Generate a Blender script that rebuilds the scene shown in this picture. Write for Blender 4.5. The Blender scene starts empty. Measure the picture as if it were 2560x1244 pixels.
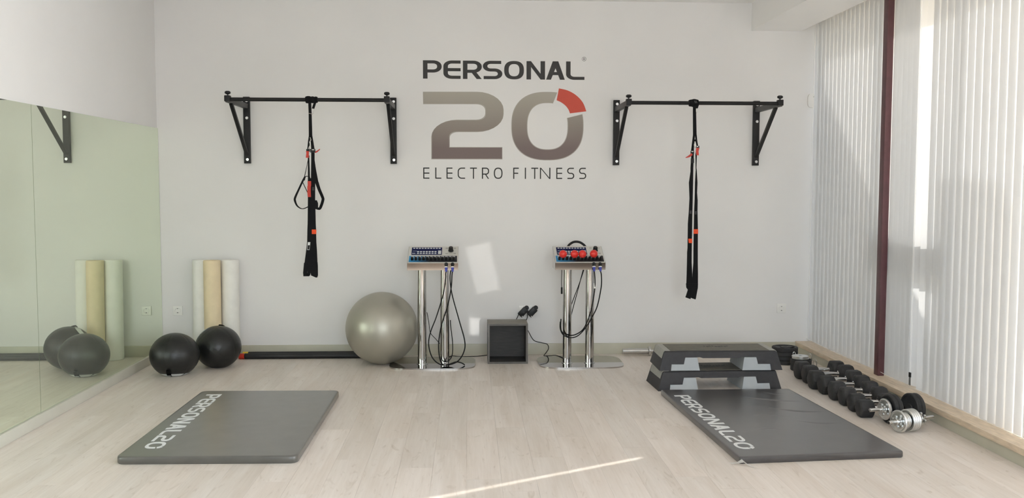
import bpy, bmesh, math, random
from mathutils import Vector, Matrix

# ---------------------------------------------------------------- scene, camera, sky, sun, exposure
scn = bpy.context.scene
col = scn.collection
random.seed(7)
PI = math.pi

cam_d = bpy.data.cameras.new('camera')
cam = bpy.data.objects.new('camera', cam_d)
col.objects.link(cam)
cam_d.sensor_width = 36.0
cam_d.lens = 2300.0 / 2560.0 * 36.0
cam_d.clip_end = 200
yaw, pitch, roll = 0.046050, -0.067000, 0.00165
n_ = Vector((math.sin(yaw) * math.cos(pitch), math.cos(yaw) * math.cos(pitch), math.sin(pitch)))
r_ = Vector((math.cos(yaw), -math.sin(yaw), 0))
u_ = r_.cross(n_)
r2 = r_ * math.cos(roll) + u_ * math.sin(roll)
u2 = r2.cross(n_)
cam.matrix_world = Matrix(((r2.x, u2.x, -n_.x, 0), (r2.y, u2.y, -n_.y, -8.74), (r2.z, u2.z, -n_.z, 1.6), (0, 0, 0, 1)))
scn.camera = cam

scn.view_settings.view_transform = 'Standard'
scn.view_settings.look = 'None'
scn.view_settings.gamma = 1.0
scn.view_settings.use_curve_mapping = False
scn.view_settings.exposure = 0.0
scn.cycles.use_denoising = True
scn.cycles.max_bounces = 10
scn.cycles.diffuse_bounces = 6
scn.cycles.glossy_bounces = 6
scn.cycles.transmission_bounces = 6
scn.cycles.transparent_max_bounces = 12
scn.cycles.sample_clamp_indirect = 6.0
scn.cycles.use_light_tree = False

world = bpy.data.worlds.new('sky')
scn.world = world
world.use_nodes = True
wn = world.node_tree
bg = wn.nodes['Background']
sky = wn.nodes.new('ShaderNodeTexSky')
sky.sky_type = 'NISHITA'
sky.sun_disc = False
sky.sun_elevation = math.radians(24)
sky.sun_rotation = math.radians(61)
sky.air_density = 1.0
sky.dust_density = 2.0
wn.links.new(sky.outputs[0], bg.inputs[0])
bg.inputs[1].default_value = 0.88

sun_d = bpy.data.lights.new('sun', 'SUN')
sun_d.energy = 7.5
sun_d.angle = math.radians(0.55)
sun_d.color = (1.0, 0.95, 0.88)
sun = bpy.data.objects.new('sun', sun_d)
col.objects.link(sun)
sun_dir = Vector((-1.0, -0.55, -0.51)).normalized()
sun.rotation_euler = sun_dir.to_track_quat('-Z', 'Y').to_euler()
sun.location = (8, 4, 6)

def area_light(name, loc, target, sx, sy, power, color):
    d = bpy.data.lights.new(name, 'AREA')
    d.shape = 'RECTANGLE'; d.size = sx; d.size_y = sy; d.energy = power; d.color = color
    o = bpy.data.objects.new(name, d); col.objects.link(o)
    o.location = loc
    o.rotation_euler = (Vector(target) - Vector(loc)).to_track_quat('-Z', 'Y').to_euler()
    return o
# daylight outside the clear side window; the front lamp is added fill
area_light('daylight_side_window', (3.9, -7.4, 1.65), (0, -7.4, 1.65), 4.2, 3.0, 420, (0.93, 0.96, 1.0))
area_light('front_fill_lamp', (0.6, -11.4, 2.0), (0.6, 0, 1.5), 3.4, 2.2, 200, (0.93, 0.96, 1.0))

# two added collimated lamps in place of reflected sun, brightening patches of back wall
def glint(name, target, src, sx, sy, roll, power):
    o = area_light(name, src, target, sx, sy, power, (1.0, 0.96, 0.92))
    o.data.spread = math.radians(0.3)
    o.rotation_euler = (o.rotation_euler.to_matrix() @ Matrix.Rotation(roll, 3, 'Z')).to_euler()
glint('glint_large', (0.125, 0, 0.83), (2.2, -13.4, 1.25), 0.23, 0.46, math.radians(13), 0.075)
glint('glint_small', (0.048, 0, 0.272), (2.0, -13.2, 1.2), 0.10, 0.16, 0.0, 0.026)

# ---------------------------------------------------------------- helpers
WL = {}
def empty(name, loc):
    o = bpy.data.objects.new(name, None); col.objects.link(o)
    o.empty_display_size = 0.05
    o.location = loc; WL[o.name] = Vector(loc)
    return o
def tag(o, label, cat=None, group=None, kind=None):
    o['label'] = label
    if cat: o['category'] = cat
    if group: o['group'] = group
    if kind: o['kind'] = kind
    return o
def thing(name, loc, label, cat, group=None):
    return tag(empty(name, loc), label, cat, group)
def obj(name, bm, mat, parent=None, smooth=40, label=None, kind=None):
    """link a bmesh (world coordinates) as one mesh object, optionally under a thing or a part"""
    off = WL.get(parent.name, Vector()) if parent else Vector()
    bmesh.ops.recalc_face_normals(bm, faces=bm.faces)
    if off.length: bmesh.ops.translate(bm, verts=bm.verts, vec=-off)
    me = bpy.data.meshes.new(name); bm.to_mesh(me); bm.free()
    if isinstance(mat, (list, tuple)):
        for m in mat: me.materials.append(m)
    else: me.materials.append(mat)
    if smooth:
        for p in me.polygons: p.use_smooth = True
        me.set_sharp_from_angle(angle=math.radians(smooth))
    o = bpy.data.objects.new(name, me); col.objects.link(o)
    if parent: o.parent = parent
    WL[o.name] = off
    if label: o['label'] = label
    if kind: o['kind'] = kind
    return o
def single(name, bm, mat, label, cat, group=None, base=None, smooth=40):
    """a thing that is one mesh, its origin at base"""
    if base is not None: bmesh.ops.translate(bm, verts=bm.verts, vec=-Vector(base))
    o = obj(name, bm, mat, None, smooth)
    if base is not None: o.location = base
    return tag(o, label, cat, group)
def struct(name, bm, mat, label=None, smooth=None):
    o = obj(name, bm, mat, None, smooth); o['kind'] = 'structure'
    if label: o['label'] = label
    return o
def new(): return bmesh.new()

def box(bm, c, s, bev=0.0, M=None, seg=2):
    g = bmesh.ops.create_cube(bm, size=1.0)
    vs = g['verts']
    for v in vs: v.co = Vector((v.co.x * s[0], v.co.y * s[1], v.co.z * s[2]))
    if bev:
        es = list({e for v in vs for e in v.link_edges})
        r = bmesh.ops.bevel(bm, geom=es, offset=bev, segments=seg, affect='EDGES', profile=0.6)
        vs = list({v for f in r['faces'] for v in f.verts} | {v for v in vs if v.is_valid})
    for v in vs:
        if M: v.co = M @ v.co
        v.co += Vector(c)
    return vs
def box2(bm, a, b, bev=0.0):
    return box(bm, [(a[i] + b[i]) / 2 for i in range(3)], [abs(b[i] - a[i]) for i in range(3)], bev)
def basis(d):
    d = Vector(d).normalized()
    a = Vector((0, 0, 1)) if abs(d.z) < 0.9 else Vector((1, 0, 0))
    x = a.cross(d).normalized(); return x, d.cross(x), d
def lathe(bm, prof, c, axis, n=24, ph=0.0, closed=False):
    """revolve (radius, height) pairs round axis through c"""
    x, y, d = basis(axis); c = Vector(c); rings = []
    for (r, h) in prof:
        if r < 1e-6: rings.append([bm.verts.new(c + d * h)])
        else: rings.append([bm.verts.new(c + d * h + x * (r * math.cos(ph + 2 * PI * i / n)) + y * (r * math.sin(ph + 2 * PI * i / n))) for i in range(n)])
    pr = list(zip(rings, rings[1:]))
    if closed: pr.append((rings[-1], rings[0]))
    for A, B in pr:
        for i in range(n):
            j = (i + 1) % n
            if len(A) == 1 and len(B) == 1: continue
            if len(A) == 1: bm.faces.new((A[0], B[i], B[j]))
            elif len(B) == 1: bm.faces.new((A[i], A[j], B[0]))
            else: bm.faces.new((A[i], A[j], B[j], B[i]))
def cyl(bm, p0, p1, r, r1=None, n=20, bev=0.0):
    p0 = Vector(p0); p1 = Vector(p1); L = (p1 - p0).length; r1 = r if r1 is None else r1
    if bev: pr = [(0, 0), (r - bev, 0), (r, bev), (r1, L - bev), (r1 - bev, L), (0, L)]
    else: pr = [(0, 0), (r, 0), (r1, L), (0, L)]
    lathe(bm, pr, p0, p1 - p0, n)
def ball(bm, c, r, n=40, m=24, sq=(1, 1, 1), M=None):
    g = bmesh.ops.create_uvsphere(bm, u_segments=n, v_segments=m, radius=r)
    for v in g['verts']:
        p = Vector((v.co.x * sq[0], v.co.y * sq[1], v.co.z * sq[2]))
        v.co = (M @ p if M else p) + Vector(c)
    return g['verts']
def spline(pts, k=6):
    P = [Vector(p) for p in pts]; out = []
    for i in range(len(P) - 1):
        a = P[i - 1] if i else P[i]; b = P[i]; c = P[i + 1]; d = P[i + 2] if i + 2 < len(P) else P[i + 1]
        for j in range(k):
            t = j / k
            out.append(0.5 * ((2 * b) + (c - a) * t + (2 * a - 5 * b + 4 * c - d) * t * t + (3 * b - a - 3 * c + d) * t ** 3))
    out.append(P[-1]); return out
def tube(bm, pts, r, n=8, k=6):
    P = spline(pts, k) if k else [Vector(p) for p in pts]
    rings = []; x = None
    for i, p in enumerate(P):
        d = (P[min(i + 1, len(P) - 1)] - P[max(i - 1, 0)]).normalized()
        if x is None: x = basis(d)[0]
        x = (x - d * x.dot(d)).normalized(); y = d.cross(x)
        rings.append([bm.verts.new(p + x * (r * math.cos(2 * PI * i2 / n)) + y * (r * math.sin(2 * PI * i2 / n))) for i2 in range(n)])
    for A, B in zip(rings, rings[1:]):
        for i in range(n): bm.faces.new((A[i], A[(i + 1) % n], B[(i + 1) % n], B[i]))
    bm.faces.new(rings[0]); bm.faces.new(rings[-1][::-1])
def prism(bm, pts, fr, w0, w1):
    """2D outline extruded from w0 to w1 in the frame fr(u, v, w)"""
    A = [bm.verts.new(fr(u, v, w0)) for u, v in pts]; B = [bm.verts.new(fr(u, v, w1)) for u, v in pts]
    n = len(pts)
    bm.faces.new(A[::-1]); bm.faces.new(B)
    for i in range(n): bm.faces.new((A[i], A[(i + 1) % n], B[(i + 1) % n], B[i]))
def band(bm, L, R, fr, w0, w1, closed=False):
    """a strip between the polylines L and R, extruded from w0 to w1"""
    q = [[bm.verts.new(fr(p[0], p[1], w)) for p in S] for w in (w0, w1) for S in (L, R)]
    l0, r0, l1, r1 = q; n = len(L)
    rg = range(n if closed else n - 1)
    for i in rg:
        j = (i + 1) % n
        bm.faces.new((l0[i], r0[i], r0[j], l0[j])); bm.faces.new((l1[i], l1[j], r1[j], r1[i]))
        bm.faces.new((l0[i], l0[j], l1[j], l1[i])); bm.faces.new((r0[i], r1[i], r1[j], r0[j]))
    if not closed:
        bm.faces.new((l0[0], l1[0], r1[0], r0[0])); bm.faces.new((l0[-1], r0[-1], r1[-1], l1[-1]))
def fillet(path, rad, n=7):
    if not rad: return list(path)
    rads = rad if isinstance(rad, list) else [rad] * (len(path) - 2)
    out = [path[0]]
    for i in range(1, len(path) - 1):
        a, b, c = [Vector((p[0], p[1])) for p in path[i - 1:i + 2]]
        if not rads[i - 1]: out.append(path[i]); continue
        d1 = a - b; d2 = c - b; t = min(rads[i - 1], d1.length * (0.5 if i > 1 else 1), d2.length * (0.5 if i < len(path) - 2 else 1))
        p = b + d1.normalized() * t; q = b + d2.normalized() * t
        k = 0.5523
        p1 = p + (b - p) * k; q1 = q + (b - q) * k
        for j in range(n + 1):
            s = j / n
            v = p * (1 - s) ** 3 + p1 * (3 * s * (1 - s) ** 2) + q1 * (3 * s * s * (1 - s)) + q * s ** 3
            out.append((v.x, v.y))
    out.append(path[-1]); return out
def offs(path, w):
    """left and right offsets of a 2D polyline, mitred; w is one width or one per point"""
    L = []; R = []; n = len(path)
    for i, p in enumerate(path):
        p = Vector(p); ds = []
        if i: ds.append((p - Vector(path[i - 1])).normalized())
        if i < n - 1: ds.append((Vector(path[i + 1]) - p).normalized())
        d = sum(ds, Vector((0, 0))); d = d.normalized() if d.length > 1e-6 else ds[0]
        nn = Vector((-d.y, d.x)); m = 1.0
        if len(ds) == 2:
            c = nn.dot(Vector((-ds[0].y, ds[0].x))); m = 1 / max(c, 0.5)
        h = (w[i] if isinstance(w, (list, tuple)) else w) / 2 * m
        L.append(tuple(p + nn * h)); R.append(tuple(p - nn * h))
    return L, R
def pen(bm, path, rad, wx, wy, fr, w0, w1):
    P = fillet([(x / wx, y / wy) for x, y in path], rad)
    L, R = offs(P, 1.0)
    band(bm, [(a * wx, b * wy) for a, b in L], [(a * wx, b * wy) for a, b in R], fr, w0, w1)
def ring2(cx, cy, a, b, n, ex=2.5, t0=0.0, t1=2 * PI, closed=True):
    out = []
    for i in range(n if closed else n + 1):
        t = t0 + (t1 - t0) * i / n
        c, s = math.cos(t), math.sin(t)
        out.append((cx + a * math.copysign(abs(c) ** (2 / ex), c), cy + b * math.copysign(abs(s) ** (2 / ex), s)))
    return out
def glyph(bm, ch, x0, x1, y0, y1, wx, wy, fr, w0, w1, rnd=1.3):
    """one letter drawn in strokes inside the box x0..x1, y0..y1"""
    l, r, b, t = x0 + wx / 2, x1 - wx / 2, y0 + wy / 2, y1 - wy / 2
    H = y1 - y0; m = (b + t) / 2
    lift = [w1]                                          # strokes that cross lie a hair apart
    def up(): lift[0] += 0.00015; return lift[0]
    P = lambda path, rad=0: pen(bm, path, rad, wx, wy, fr, w0, up())
    G = lambda pts: prism(bm, pts, fr, w0, up())
    if ch == 'P': P([(l, y0), (l, y1)]); mm = y0 + 0.42 * H; P([(x0, t), (r, t), (r, mm), (l, mm)], rnd)
    elif ch == 'E': P([(x1, t), (l, t), (l, b), (x1, b)], rnd); P([(l, m), (x1, m)])
    elif ch == 'F': P([(x1, t), (l, t), (l, y0)], 0); P([(l, m), (x1 - 0.1 * (x1 - x0), m)])
    elif ch == 'R':
        P([(l, y0), (l, y1)]); mm = y0 + 0.42 * H; P([(x0, t), (r, t), (r, mm), (l, mm)], rnd)
        k = wx * 1.12; a = x0 + 0.40 * (x1 - x0); G([(a, mm), (a + k, mm), (x1, y0), (x1 - k, y0)])
    elif ch == 'S': P([(x1 - 0.06 * (x1 - x0), t), (l, t), (l, m), (r, m), (r, b), (x0 + 0.04 * (x1 - x0), b)], min(rnd, 0.485 * (t - m) / wy, 0.485 * (r - l) / wx))
    elif ch == 'C': P([(x1, t), (l, t), (l, b), (x1, b)], rnd)
    elif ch == 'O':
        c = ((x0 + x1) / 2, (y0 + y1) / 2); a, h = (x1 - x0) / 2, H / 2
        band(bm, ring2(*c, a, h, 40), ring2(*c, a - wx, h - wy, 40), fr, w0, w1, True)
    elif ch == 'N':
        P([(l, y0), (l, y1)]); P([(r, y0), (r, y1)]); k = wx * 0.98
        G([(x0, y1), (x0 + k, y1), (x1, y0), (x1 - k, y0)])
    elif ch == 'A':
        c = (x0 + x1) / 2; k = wx * 1.08; h = wx * 0.62
        G([(x0, y0), (x0 + k, y0), (c + h, y1), (c - h, y1)]); G([(x1 - k, y0), (x1, y0), (c + h, y1), (c - h, y1)])
        yb = y0 + 0.25 * H; q = 0.2 * (x1 - x0); G([(x0 + q, yb), (x1 - q, yb), (x1 - q * 1.25, yb + wy), (x0 + q * 1.25, yb + wy)])
    elif ch == 'L': P([(l, y1), (l, b), (x1, b)], rnd)
    elif ch == 'T': P([(x0, t), (x1, t)]); P([((x0 + x1) / 2, y0), ((x0 + x1) / 2, y1)])
    elif ch == 'I': P([((x0 + x1) / 2, y0), ((x0 + x1) / 2, y1)])
    elif ch == '2': P([(x0, t), (r, t), (r, m), (l, m), (l, b), (x1, b)], [min(rnd, 0.485 * (t - m) / wy)] * 3 + [0])
    elif ch == '0':
        c = ((x0 + x1) / 2, (y0 + y1) / 2); a, h = (x1 - x0) / 2, H / 2
        t0, t1 = math.radians(75), math.radians(375)
        band(bm, ring2(*c, a, h, 36, 2.5, t0, t1, False), ring2(*c, a - wx, h - wy, 36, 2.5, t0, t1, False), fr, w0, w1)
        t0, t1 = math.radians(24), math.radians(66)
        band(bm, ring2(*c, a * 1.05, h * 1.05, 8, 2.5, t0, t1, False), ring2(*c, (a - wx) * 1.05, (h - wy) * 1.05, 8, 2.5, t0, t1, False), fr, w0, w1)

# ---------------------------------------------------------------- materials
def lin(c): return tuple((x / 255 / 12.92 if x / 255 <= 0.04045 else ((x / 255 + 0.055) / 1.055) ** 2.4) for x in c)
def material(name, rgb, rough=0.5, metal=0.0, spec=0.5, noise=0.0, nscale=8.0, bump=0.0, bscale=60.0, coat=0.0, stretch=(1, 1, 1)):
    """principled surface with a procedural mottling of its colour and an optional fine relief"""
    m = bpy.data.materials.new(name); m.use_nodes = True; t = m.node_tree; N = t.nodes; K = t.links
    p = N['Principled BSDF']
    p.inputs['Roughness'].default_value = rough; p.inputs['Metallic'].default_value = metal
    p.inputs['Specular IOR Level'].default_value = spec; p.inputs['Coat Weight'].default_value = coat; p.inputs['Coat Roughness'].default_value = 0.26
    c = (*rgb, 1)
    g = N.new('ShaderNodeNewGeometry'); mp = N.new('ShaderNodeMapping'); mp.inputs['Scale'].default_value = stretch
    K.new(g.outputs['Position'], mp.inputs['Vector'])
    nz = N.new('ShaderNodeTexNoise'); nz.inputs['Scale'].default_value = nscale; nz.inputs['Detail'].default_value = 5
    K.new(mp.outputs[0], nz.inputs['Vector'])
    rp = N.new('ShaderNodeValToRGB')
    k = noise
    rp.color_ramp.elements[0].color = (*[x * (1 - k) for x in rgb], 1); rp.color_ramp.elements[0].position = 0.3
    rp.color_ramp.elements[1].color = (*[min(1, x * (1 + k)) for x in rgb], 1); rp.color_ramp.elements[1].position = 0.7
    K.new(nz.outputs['Fac'], rp.inputs['Fac']); K.new(rp.outputs[0], p.inputs['Base Color'])
    if bump:
        n2 = N.new('ShaderNodeTexNoise'); n2.inputs['Scale'].default_value = bscale; n2.inputs['Detail'].default_value = 4
        K.new(mp.outputs[0], n2.inputs['Vector'])
        b = N.new('ShaderNodeBump'); b.inputs['Strength'].default_value = bump; b.inputs['Distance'].default_value = 0.004
        K.new(n2.outputs['Fac'], b.inputs['Height']); K.new(b.outputs[0], p.inputs['Normal'])
    return m
M = {}
M['wall'] = material('wall_paint', (0.772, 0.764, 0.756), 0.75, noise=0.02, nscale=1.2, bump=0.05, bscale=90)
M['ceiling'] = material('ceiling_paint', (0.90, 0.89, 0.875), 0.8, noise=0.01, nscale=1.5)
M['baseboard'] = material('olive_grey_baseboard', (0.51, 0.495, 0.40), 0.45, noise=0.05, nscale=6)
M['baseboard_lit'] = material('lit_olive_baseboard', (0.60, 0.585, 0.51), 0.45, noise=0.04, nscale=6)  # lighter copy of the baseboard colour; stronger light on it is painted in
M['sill'] = material('pale_wood_sill', (0.68, 0.56, 0.42), 0.5, noise=0.16, nscale=9, stretch=(6, 1, 6), bump=0.1, bscale=20)
M['maroon'] = material('maroon_steel', (0.105, 0.040, 0.046), 0.42, noise=0.15, nscale=14)
M['black_metal'] = material('black_powder_coat', (0.008, 0.0075, 0.008), 0.5, spec=0.35, noise=0.2, nscale=40, bump=0.06, bscale=300)
M['dark_metal'] = material('worn_grey_black_steel', (0.028, 0.026, 0.026), 0.45, noise=0.25, nscale=25)
M['chrome'] = material('polished_chrome', (0.66, 0.65, 0.635), 0.05, 1.0, noise=0.02, nscale=5)
M['stand_steel'] = material('mirror_polished_steel', (0.50, 0.485, 0.47), 0.05, 1.0, noise=0.02, nscale=5)
M['steel'] = material('brushed_steel', (0.62, 0.62, 0.61), 0.25, 1.0, noise=0.1, nscale=30)
M['cast_chrome'] = material('cast_chrome', (0.70, 0.71, 0.70), 0.28, 1.0, noise=0.08, nscale=30, bump=0.1, bscale=90)
M['rubber'] = material('black_rubber', (0.022, 0.022, 0.023), 0.62, noise=0.25, nscale=60, bump=0.15, bscale=220)
M['webbing'] = material('black_webbing', (0.007, 0.007, 0.008), 0.8, spec=0.2, noise=0.2, nscale=120, bump=0.2, bscale=500)
M['black_plastic'] = material('black_plastic', (0.006, 0.006, 0.0065), 0.42, spec=0.35, noise=0.1, nscale=30)
M['red_plastic'] = material('red_plastic', (0.50, 0.028, 0.012), 0.4, noise=0.08, nscale=20)
M['orange'] = material('orange_woven_tag', (0.80, 0.075, 0.012), 0.7, noise=0.06, nscale=60)
M['white_plastic'] = material('white_plastic', (0.82, 0.81, 0.78), 0.35, noise=0.01, nscale=10)
M['grey_thread'] = material('grey_thread', (0.22, 0.22, 0.22), 0.8, noise=0.1, nscale=100)
M['leather'] = material('black_leather', (0.012, 0.0125, 0.012), 0.36, noise=0.2, nscale=25, bump=0.25, bscale=70)
M['white_print'] = material('white_print', (0.72, 0.74, 0.74), 0.6, noise=0.03, nscale=30)
M['vinyl'] = material('charcoal_vinyl', (0.085, 0.083, 0.074), 0.40, noise=0.10, nscale=9, bump=0.05, bscale=160, coat=1.0)
M['vinyl_black'] = material('black_vinyl', (0.054, 0.051, 0.052), 0.36, noise=0.12, nscale=7, bump=0.05, bscale=160, coat=0.9)
M['step_shell'] = material('black_textured_plastic', (0.026, 0.025, 0.028), 0.55, noise=0.15, nscale=30, bump=0.2, bscale=240)
M['step_tread'] = material('olive_grey_rubber_tread', (0.13, 0.122, 0.098), 0.6, noise=0.15, nscale=20, bump=0.3, bscale=200)
M['step_block'] = material('light_grey_plastic', (0.40, 0.43, 0.45), 0.5, noise=0.03, nscale=15)
M['step_band'] = material('grey_rubber_band', (0.36, 0.36, 0.33), 0.6, noise=0.05, nscale=25)
M['foam_white'] = material('white_foam', (0.86, 0.855, 0.81), 0.9, spec=0.2, noise=0.03, nscale=12, bump=0.1, bscale=150)
M['foam_cream'] = material('cream_foam', (0.80, 0.68, 0.46), 0.9, spec=0.2, noise=0.04, nscale=12, bump=0.1, bscale=150)
M['gym_ball'] = material('silver_vinyl', (0.42, 0.405, 0.345), 0.42, 0.6, noise=0.04, nscale=5, bump=0.05, bscale=25)
M['bar_foam'] = material('black_foam_sleeve', (0.010, 0.010, 0.011), 0.5, noise=0.2, nscale=40)
M['yellow_plastic'] = material('yellow_plastic', (0.75, 0.52, 0.04), 0.45, noise=0.05, nscale=20)
M['grey_box'] = material('shaded_grey_wood', (0.044, 0.041, 0.038), 0.55, noise=0.2, nscale=12, stretch=(1, 6, 6), bump=0.12, bscale=40)  # darker than the top and edging, with the inside shade painted in
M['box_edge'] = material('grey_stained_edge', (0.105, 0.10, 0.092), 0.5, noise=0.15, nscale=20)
M['box_top'] = material('paler_grey_top', (0.20, 0.185, 0.155), 0.5, noise=0.12, nscale=12, stretch=(1, 6, 6))  # top panel, coloured lighter than the rest of the cube
M['panel'] = material('satin_console_panel', (0.66, 0.65, 0.61), 0.35, 0.35, noise=0.02, nscale=10)
M['navy'] = material('navy_keypad', (0.004, 0.008, 0.065), 0.6, spec=0.15, noise=0.2, nscale=60)
M['button'] = material('pale_button', (0.62, 0.64, 0.66), 0.5, noise=0.03, nscale=30)
M['blue_plug'] = material('blue_plug', (0.035, 0.05, 0.36), 0.4, noise=0.1, nscale=40)
M['red_ball'] = material('red_glossy_plastic', (0.70, 0.022, 0.014), 0.28, noise=0.05, nscale=20, coat=0.3)
M['cable'] = material('black_cable', (0.005, 0.005, 0.005), 0.6, spec=0.25, noise=0.1, nscale=50)
M['logo_dark'] = material('charcoal_vinyl_lettering', (0.032, 0.030, 0.029), 0.6, noise=0.05, nscale=30)
M['logo_thin'] = material('black_vinyl_lettering', (0.014, 0.013, 0.012), 0.6, noise=0.05, nscale=30)
M['logo_red'] = material('red_vinyl', (0.57, 0.075, 0.045), 0.6, noise=0.04, nscale=12)
M['logo_edge'] = material('pale_taupe_vinyl', (0.40, 0.37, 0.335), 0.6, noise=0.03, nscale=12)
M['outdoor'] = material('pale_paving', (0.55, 0.53, 0.50), 0.85, noise=0.1, nscale=3)
M['render'] = material('pale_render', (0.62, 0.60, 0.57), 0.85, noise=0.06, nscale=2)
M['soffit'] = material('grey_soffit', (0.20, 0.21, 0.22), 0.6, noise=0.1, nscale=6)
M['front_wall'] = material('brown_grey_for_reflections', (0.13, 0.105, 0.09), 0.6, noise=0.15, nscale=5)
M['frame'] = material('grey_window_frame', (0.50, 0.51, 0.52), 0.4, noise=0.03, nscale=8)

def nodes(name):
    m = bpy.data.materials.new(name); m.use_nodes = True
    t = m.node_tree; t.nodes.clear(); o = t.nodes.new('ShaderNodeOutputMaterial'); return m, t.nodes, t.links, o
def mirror_mat():
    m, N, K, o = nodes('pale_mixed_mirror_glass')
    g = N.new('ShaderNodeBsdfGlossy'); g.inputs['Roughness'].default_value = 0.0; g.inputs['Color'].default_value = (0.86, 0.93, 0.79, 1)
    d = N.new('ShaderNodeBsdfDiffuse')
    nz = N.new('ShaderNodeTexNoise'); nz.inputs['Scale'].default_value = 3.0
    ge = N.new('ShaderNodeNewGeometry'); K.new(ge.outputs['Position'], nz.inputs['Vector'])
    rp = N.new('ShaderNodeValToRGB'); rp.color_ramp.elements[0].color = (0.70, 0.73, 0.62, 1); rp.color_ramp.elements[1].color = (0.82, 0.85, 0.74, 1)
    K.new(nz.outputs['Fac'], rp.inputs[0]); K.new(rp.outputs[0], d.inputs['Color'])
    x = N.new('ShaderNodeMixShader'); x.inputs[0].default_value = 0.10  # pale diffuse layer mixed in, raising the blacks in the mirror
    K.new(g.outputs[0], x.inputs[1]); K.new(d.outputs[0], x.inputs[2]); K.new(x.outputs[0], o.inputs[0]); return m
def pane_mat():
    m, N, K, o = nodes('clear_window_glass')
    a = N.new('ShaderNodeBsdfTransparent'); a.inputs[0].default_value = (0.96, 0.97, 0.97, 1)
    g = N.new('ShaderNodeBsdfGlossy'); g.inputs['Roughness'].default_value = 0.02
    f = N.new('ShaderNodeFresnel'); f.inputs[0].default_value = 1.45
    x = N.new('ShaderNodeMixShader'); K.new(f.outputs[0], x.inputs[0]); K.new(a.outputs[0], x.inputs[1]); K.new(g.outputs[0], x.inputs[2]); K.new(x.outputs[0], o.inputs[0]); return m
def slat_mat():
    m, N, K, o = nodes('translucent_blind_fabric')
    d = N.new('ShaderNodeBsdfDiffuse'); t = N.new('ShaderNodeBsdfTranslucent')
    ge = N.new('ShaderNodeNewGeometry'); mp = N.new('ShaderNodeMapping'); mp.inputs['Scale'].default_value = (90, 90, 1.5)
    nz = N.new('ShaderNodeTexNoise'); nz.inputs['Scale'].default_value = 4.0; K.new(ge.outputs['Position'], mp.inputs[0]); K.new(mp.outputs[0], nz.inputs['Vector'])
    rp = N.new('ShaderNodeValToRGB'); rp.color_ramp.elements[0].color = (0.725, 0.73, 0.74, 1); rp.color_ramp.elements[1].color = (0.80, 0.805, 0.81, 1)
    K.new(nz.outputs['Fac'], rp.inputs[0]); K.new(rp.outputs[0], d.inputs[0]); K.new(rp.outputs[0], t.inputs[0])
    x = N.new('ShaderNodeMixShader'); x.inputs[0].default_value = 0.275
    K.new(d.outputs[0], x.inputs[1]); K.new(t.outputs[0], x.inputs[2]); K.new(x.outputs[0], o.inputs[0]); return m
def plank_mat():
    m = bpy.data.materials.new('bleached_oak_laminate'); m.use_nodes = True; t = m.node_tree; N = t.nodes; K = t.links; p = N['Principled BSDF']
    ge = N.new('ShaderNodeNewGeometry'); oi = N.new('ShaderNodeObjectInfo')
    mul = N.new('ShaderNodeMath'); mul.operation = 'MULTIPLY'; mul.inputs[1].default_value = 73.0; K.new(oi.outputs['Random'], mul.inputs[0])
    cb = N.new('ShaderNodeCombineXYZ'); K.new(mul.outputs[0], cb.inputs[0]); K.new(mul.outputs[0], cb.inputs[1])
    ad = N.new('ShaderNodeVectorMath'); K.new(ge.outputs['Position'], ad.inputs[0]); K.new(cb.outputs[0], ad.inputs[1])
    def noise(sx, sy, det, dist):
        mp = N.new('ShaderNodeMapping'); mp.inputs['Scale'].default_value = (sx, sy, 1); K.new(ad.outputs[0], mp.inputs[0])
        z = N.new('ShaderNodeTexNoise'); z.inputs['Scale'].default_value = 1.0; z.inputs['Detail'].default_value = det; z.inputs['Distortion'].default_value = dist
        K.new(mp.outputs[0], z.inputs['Vector']); return z.outputs['Fac']
    def ramp(src, a, b, ca, cb_):
        r = N.new('ShaderNodeValToRGB'); r.color_ramp.elements[0].position = a; r.color_ramp.elements[1].position = b
        r.color_ramp.elements[0].color = (*ca, 1); r.color_ramp.elements[1].color = (*cb_, 1); K.new(src, r.inputs[0]); return r.outputs[0]
    def mult(a, b, f=1.0):
        x = N.new('ShaderNodeMix'); x.data_type = 'RGBA'; x.blend_type = 'MULTIPLY'; x.inputs[0].default_value = f
        K.new(a, x.inputs[6]); K.new(b, x.inputs[7]); return x.outputs[2]
    base = ramp(noise(7, 0.9, 4, 0.6), 0.3, 0.72, (0.715, 0.645, 0.580), (0.820, 0.765, 0.715))
    fine = ramp(noise(70, 3.0, 5, 0.4), 0.25, 0.65, (0.925, 0.915, 0.90), (1, 1, 1))
    marks = ramp(noise(14, 3.0, 6, 2.6), 0.26, 0.40, (0.84, 0.82, 0.79), (1, 1, 1))
    tint = ramp(oi.outputs['Random'], 0.0, 1.0, (0.92, 0.92, 0.915), (1.0, 0.99, 0.985))
    c = mult(mult(mult(base, fine), marks), tint)
    K.new(c, p.inputs['Base Color']); p.inputs['Roughness'].default_value = 0.42; p.inputs['Specular IOR Level'].default_value = 0.4
    b = N.new('ShaderNodeBump'); b.inputs['Strength'].default_value = 0.06; b.inputs['Distance'].default_value = 0.002; K.new(noise(80, 4, 4, 0.3), b.inputs['Height']); K.new(b.outputs[0], p.inputs['Normal'])
    return m
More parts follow.
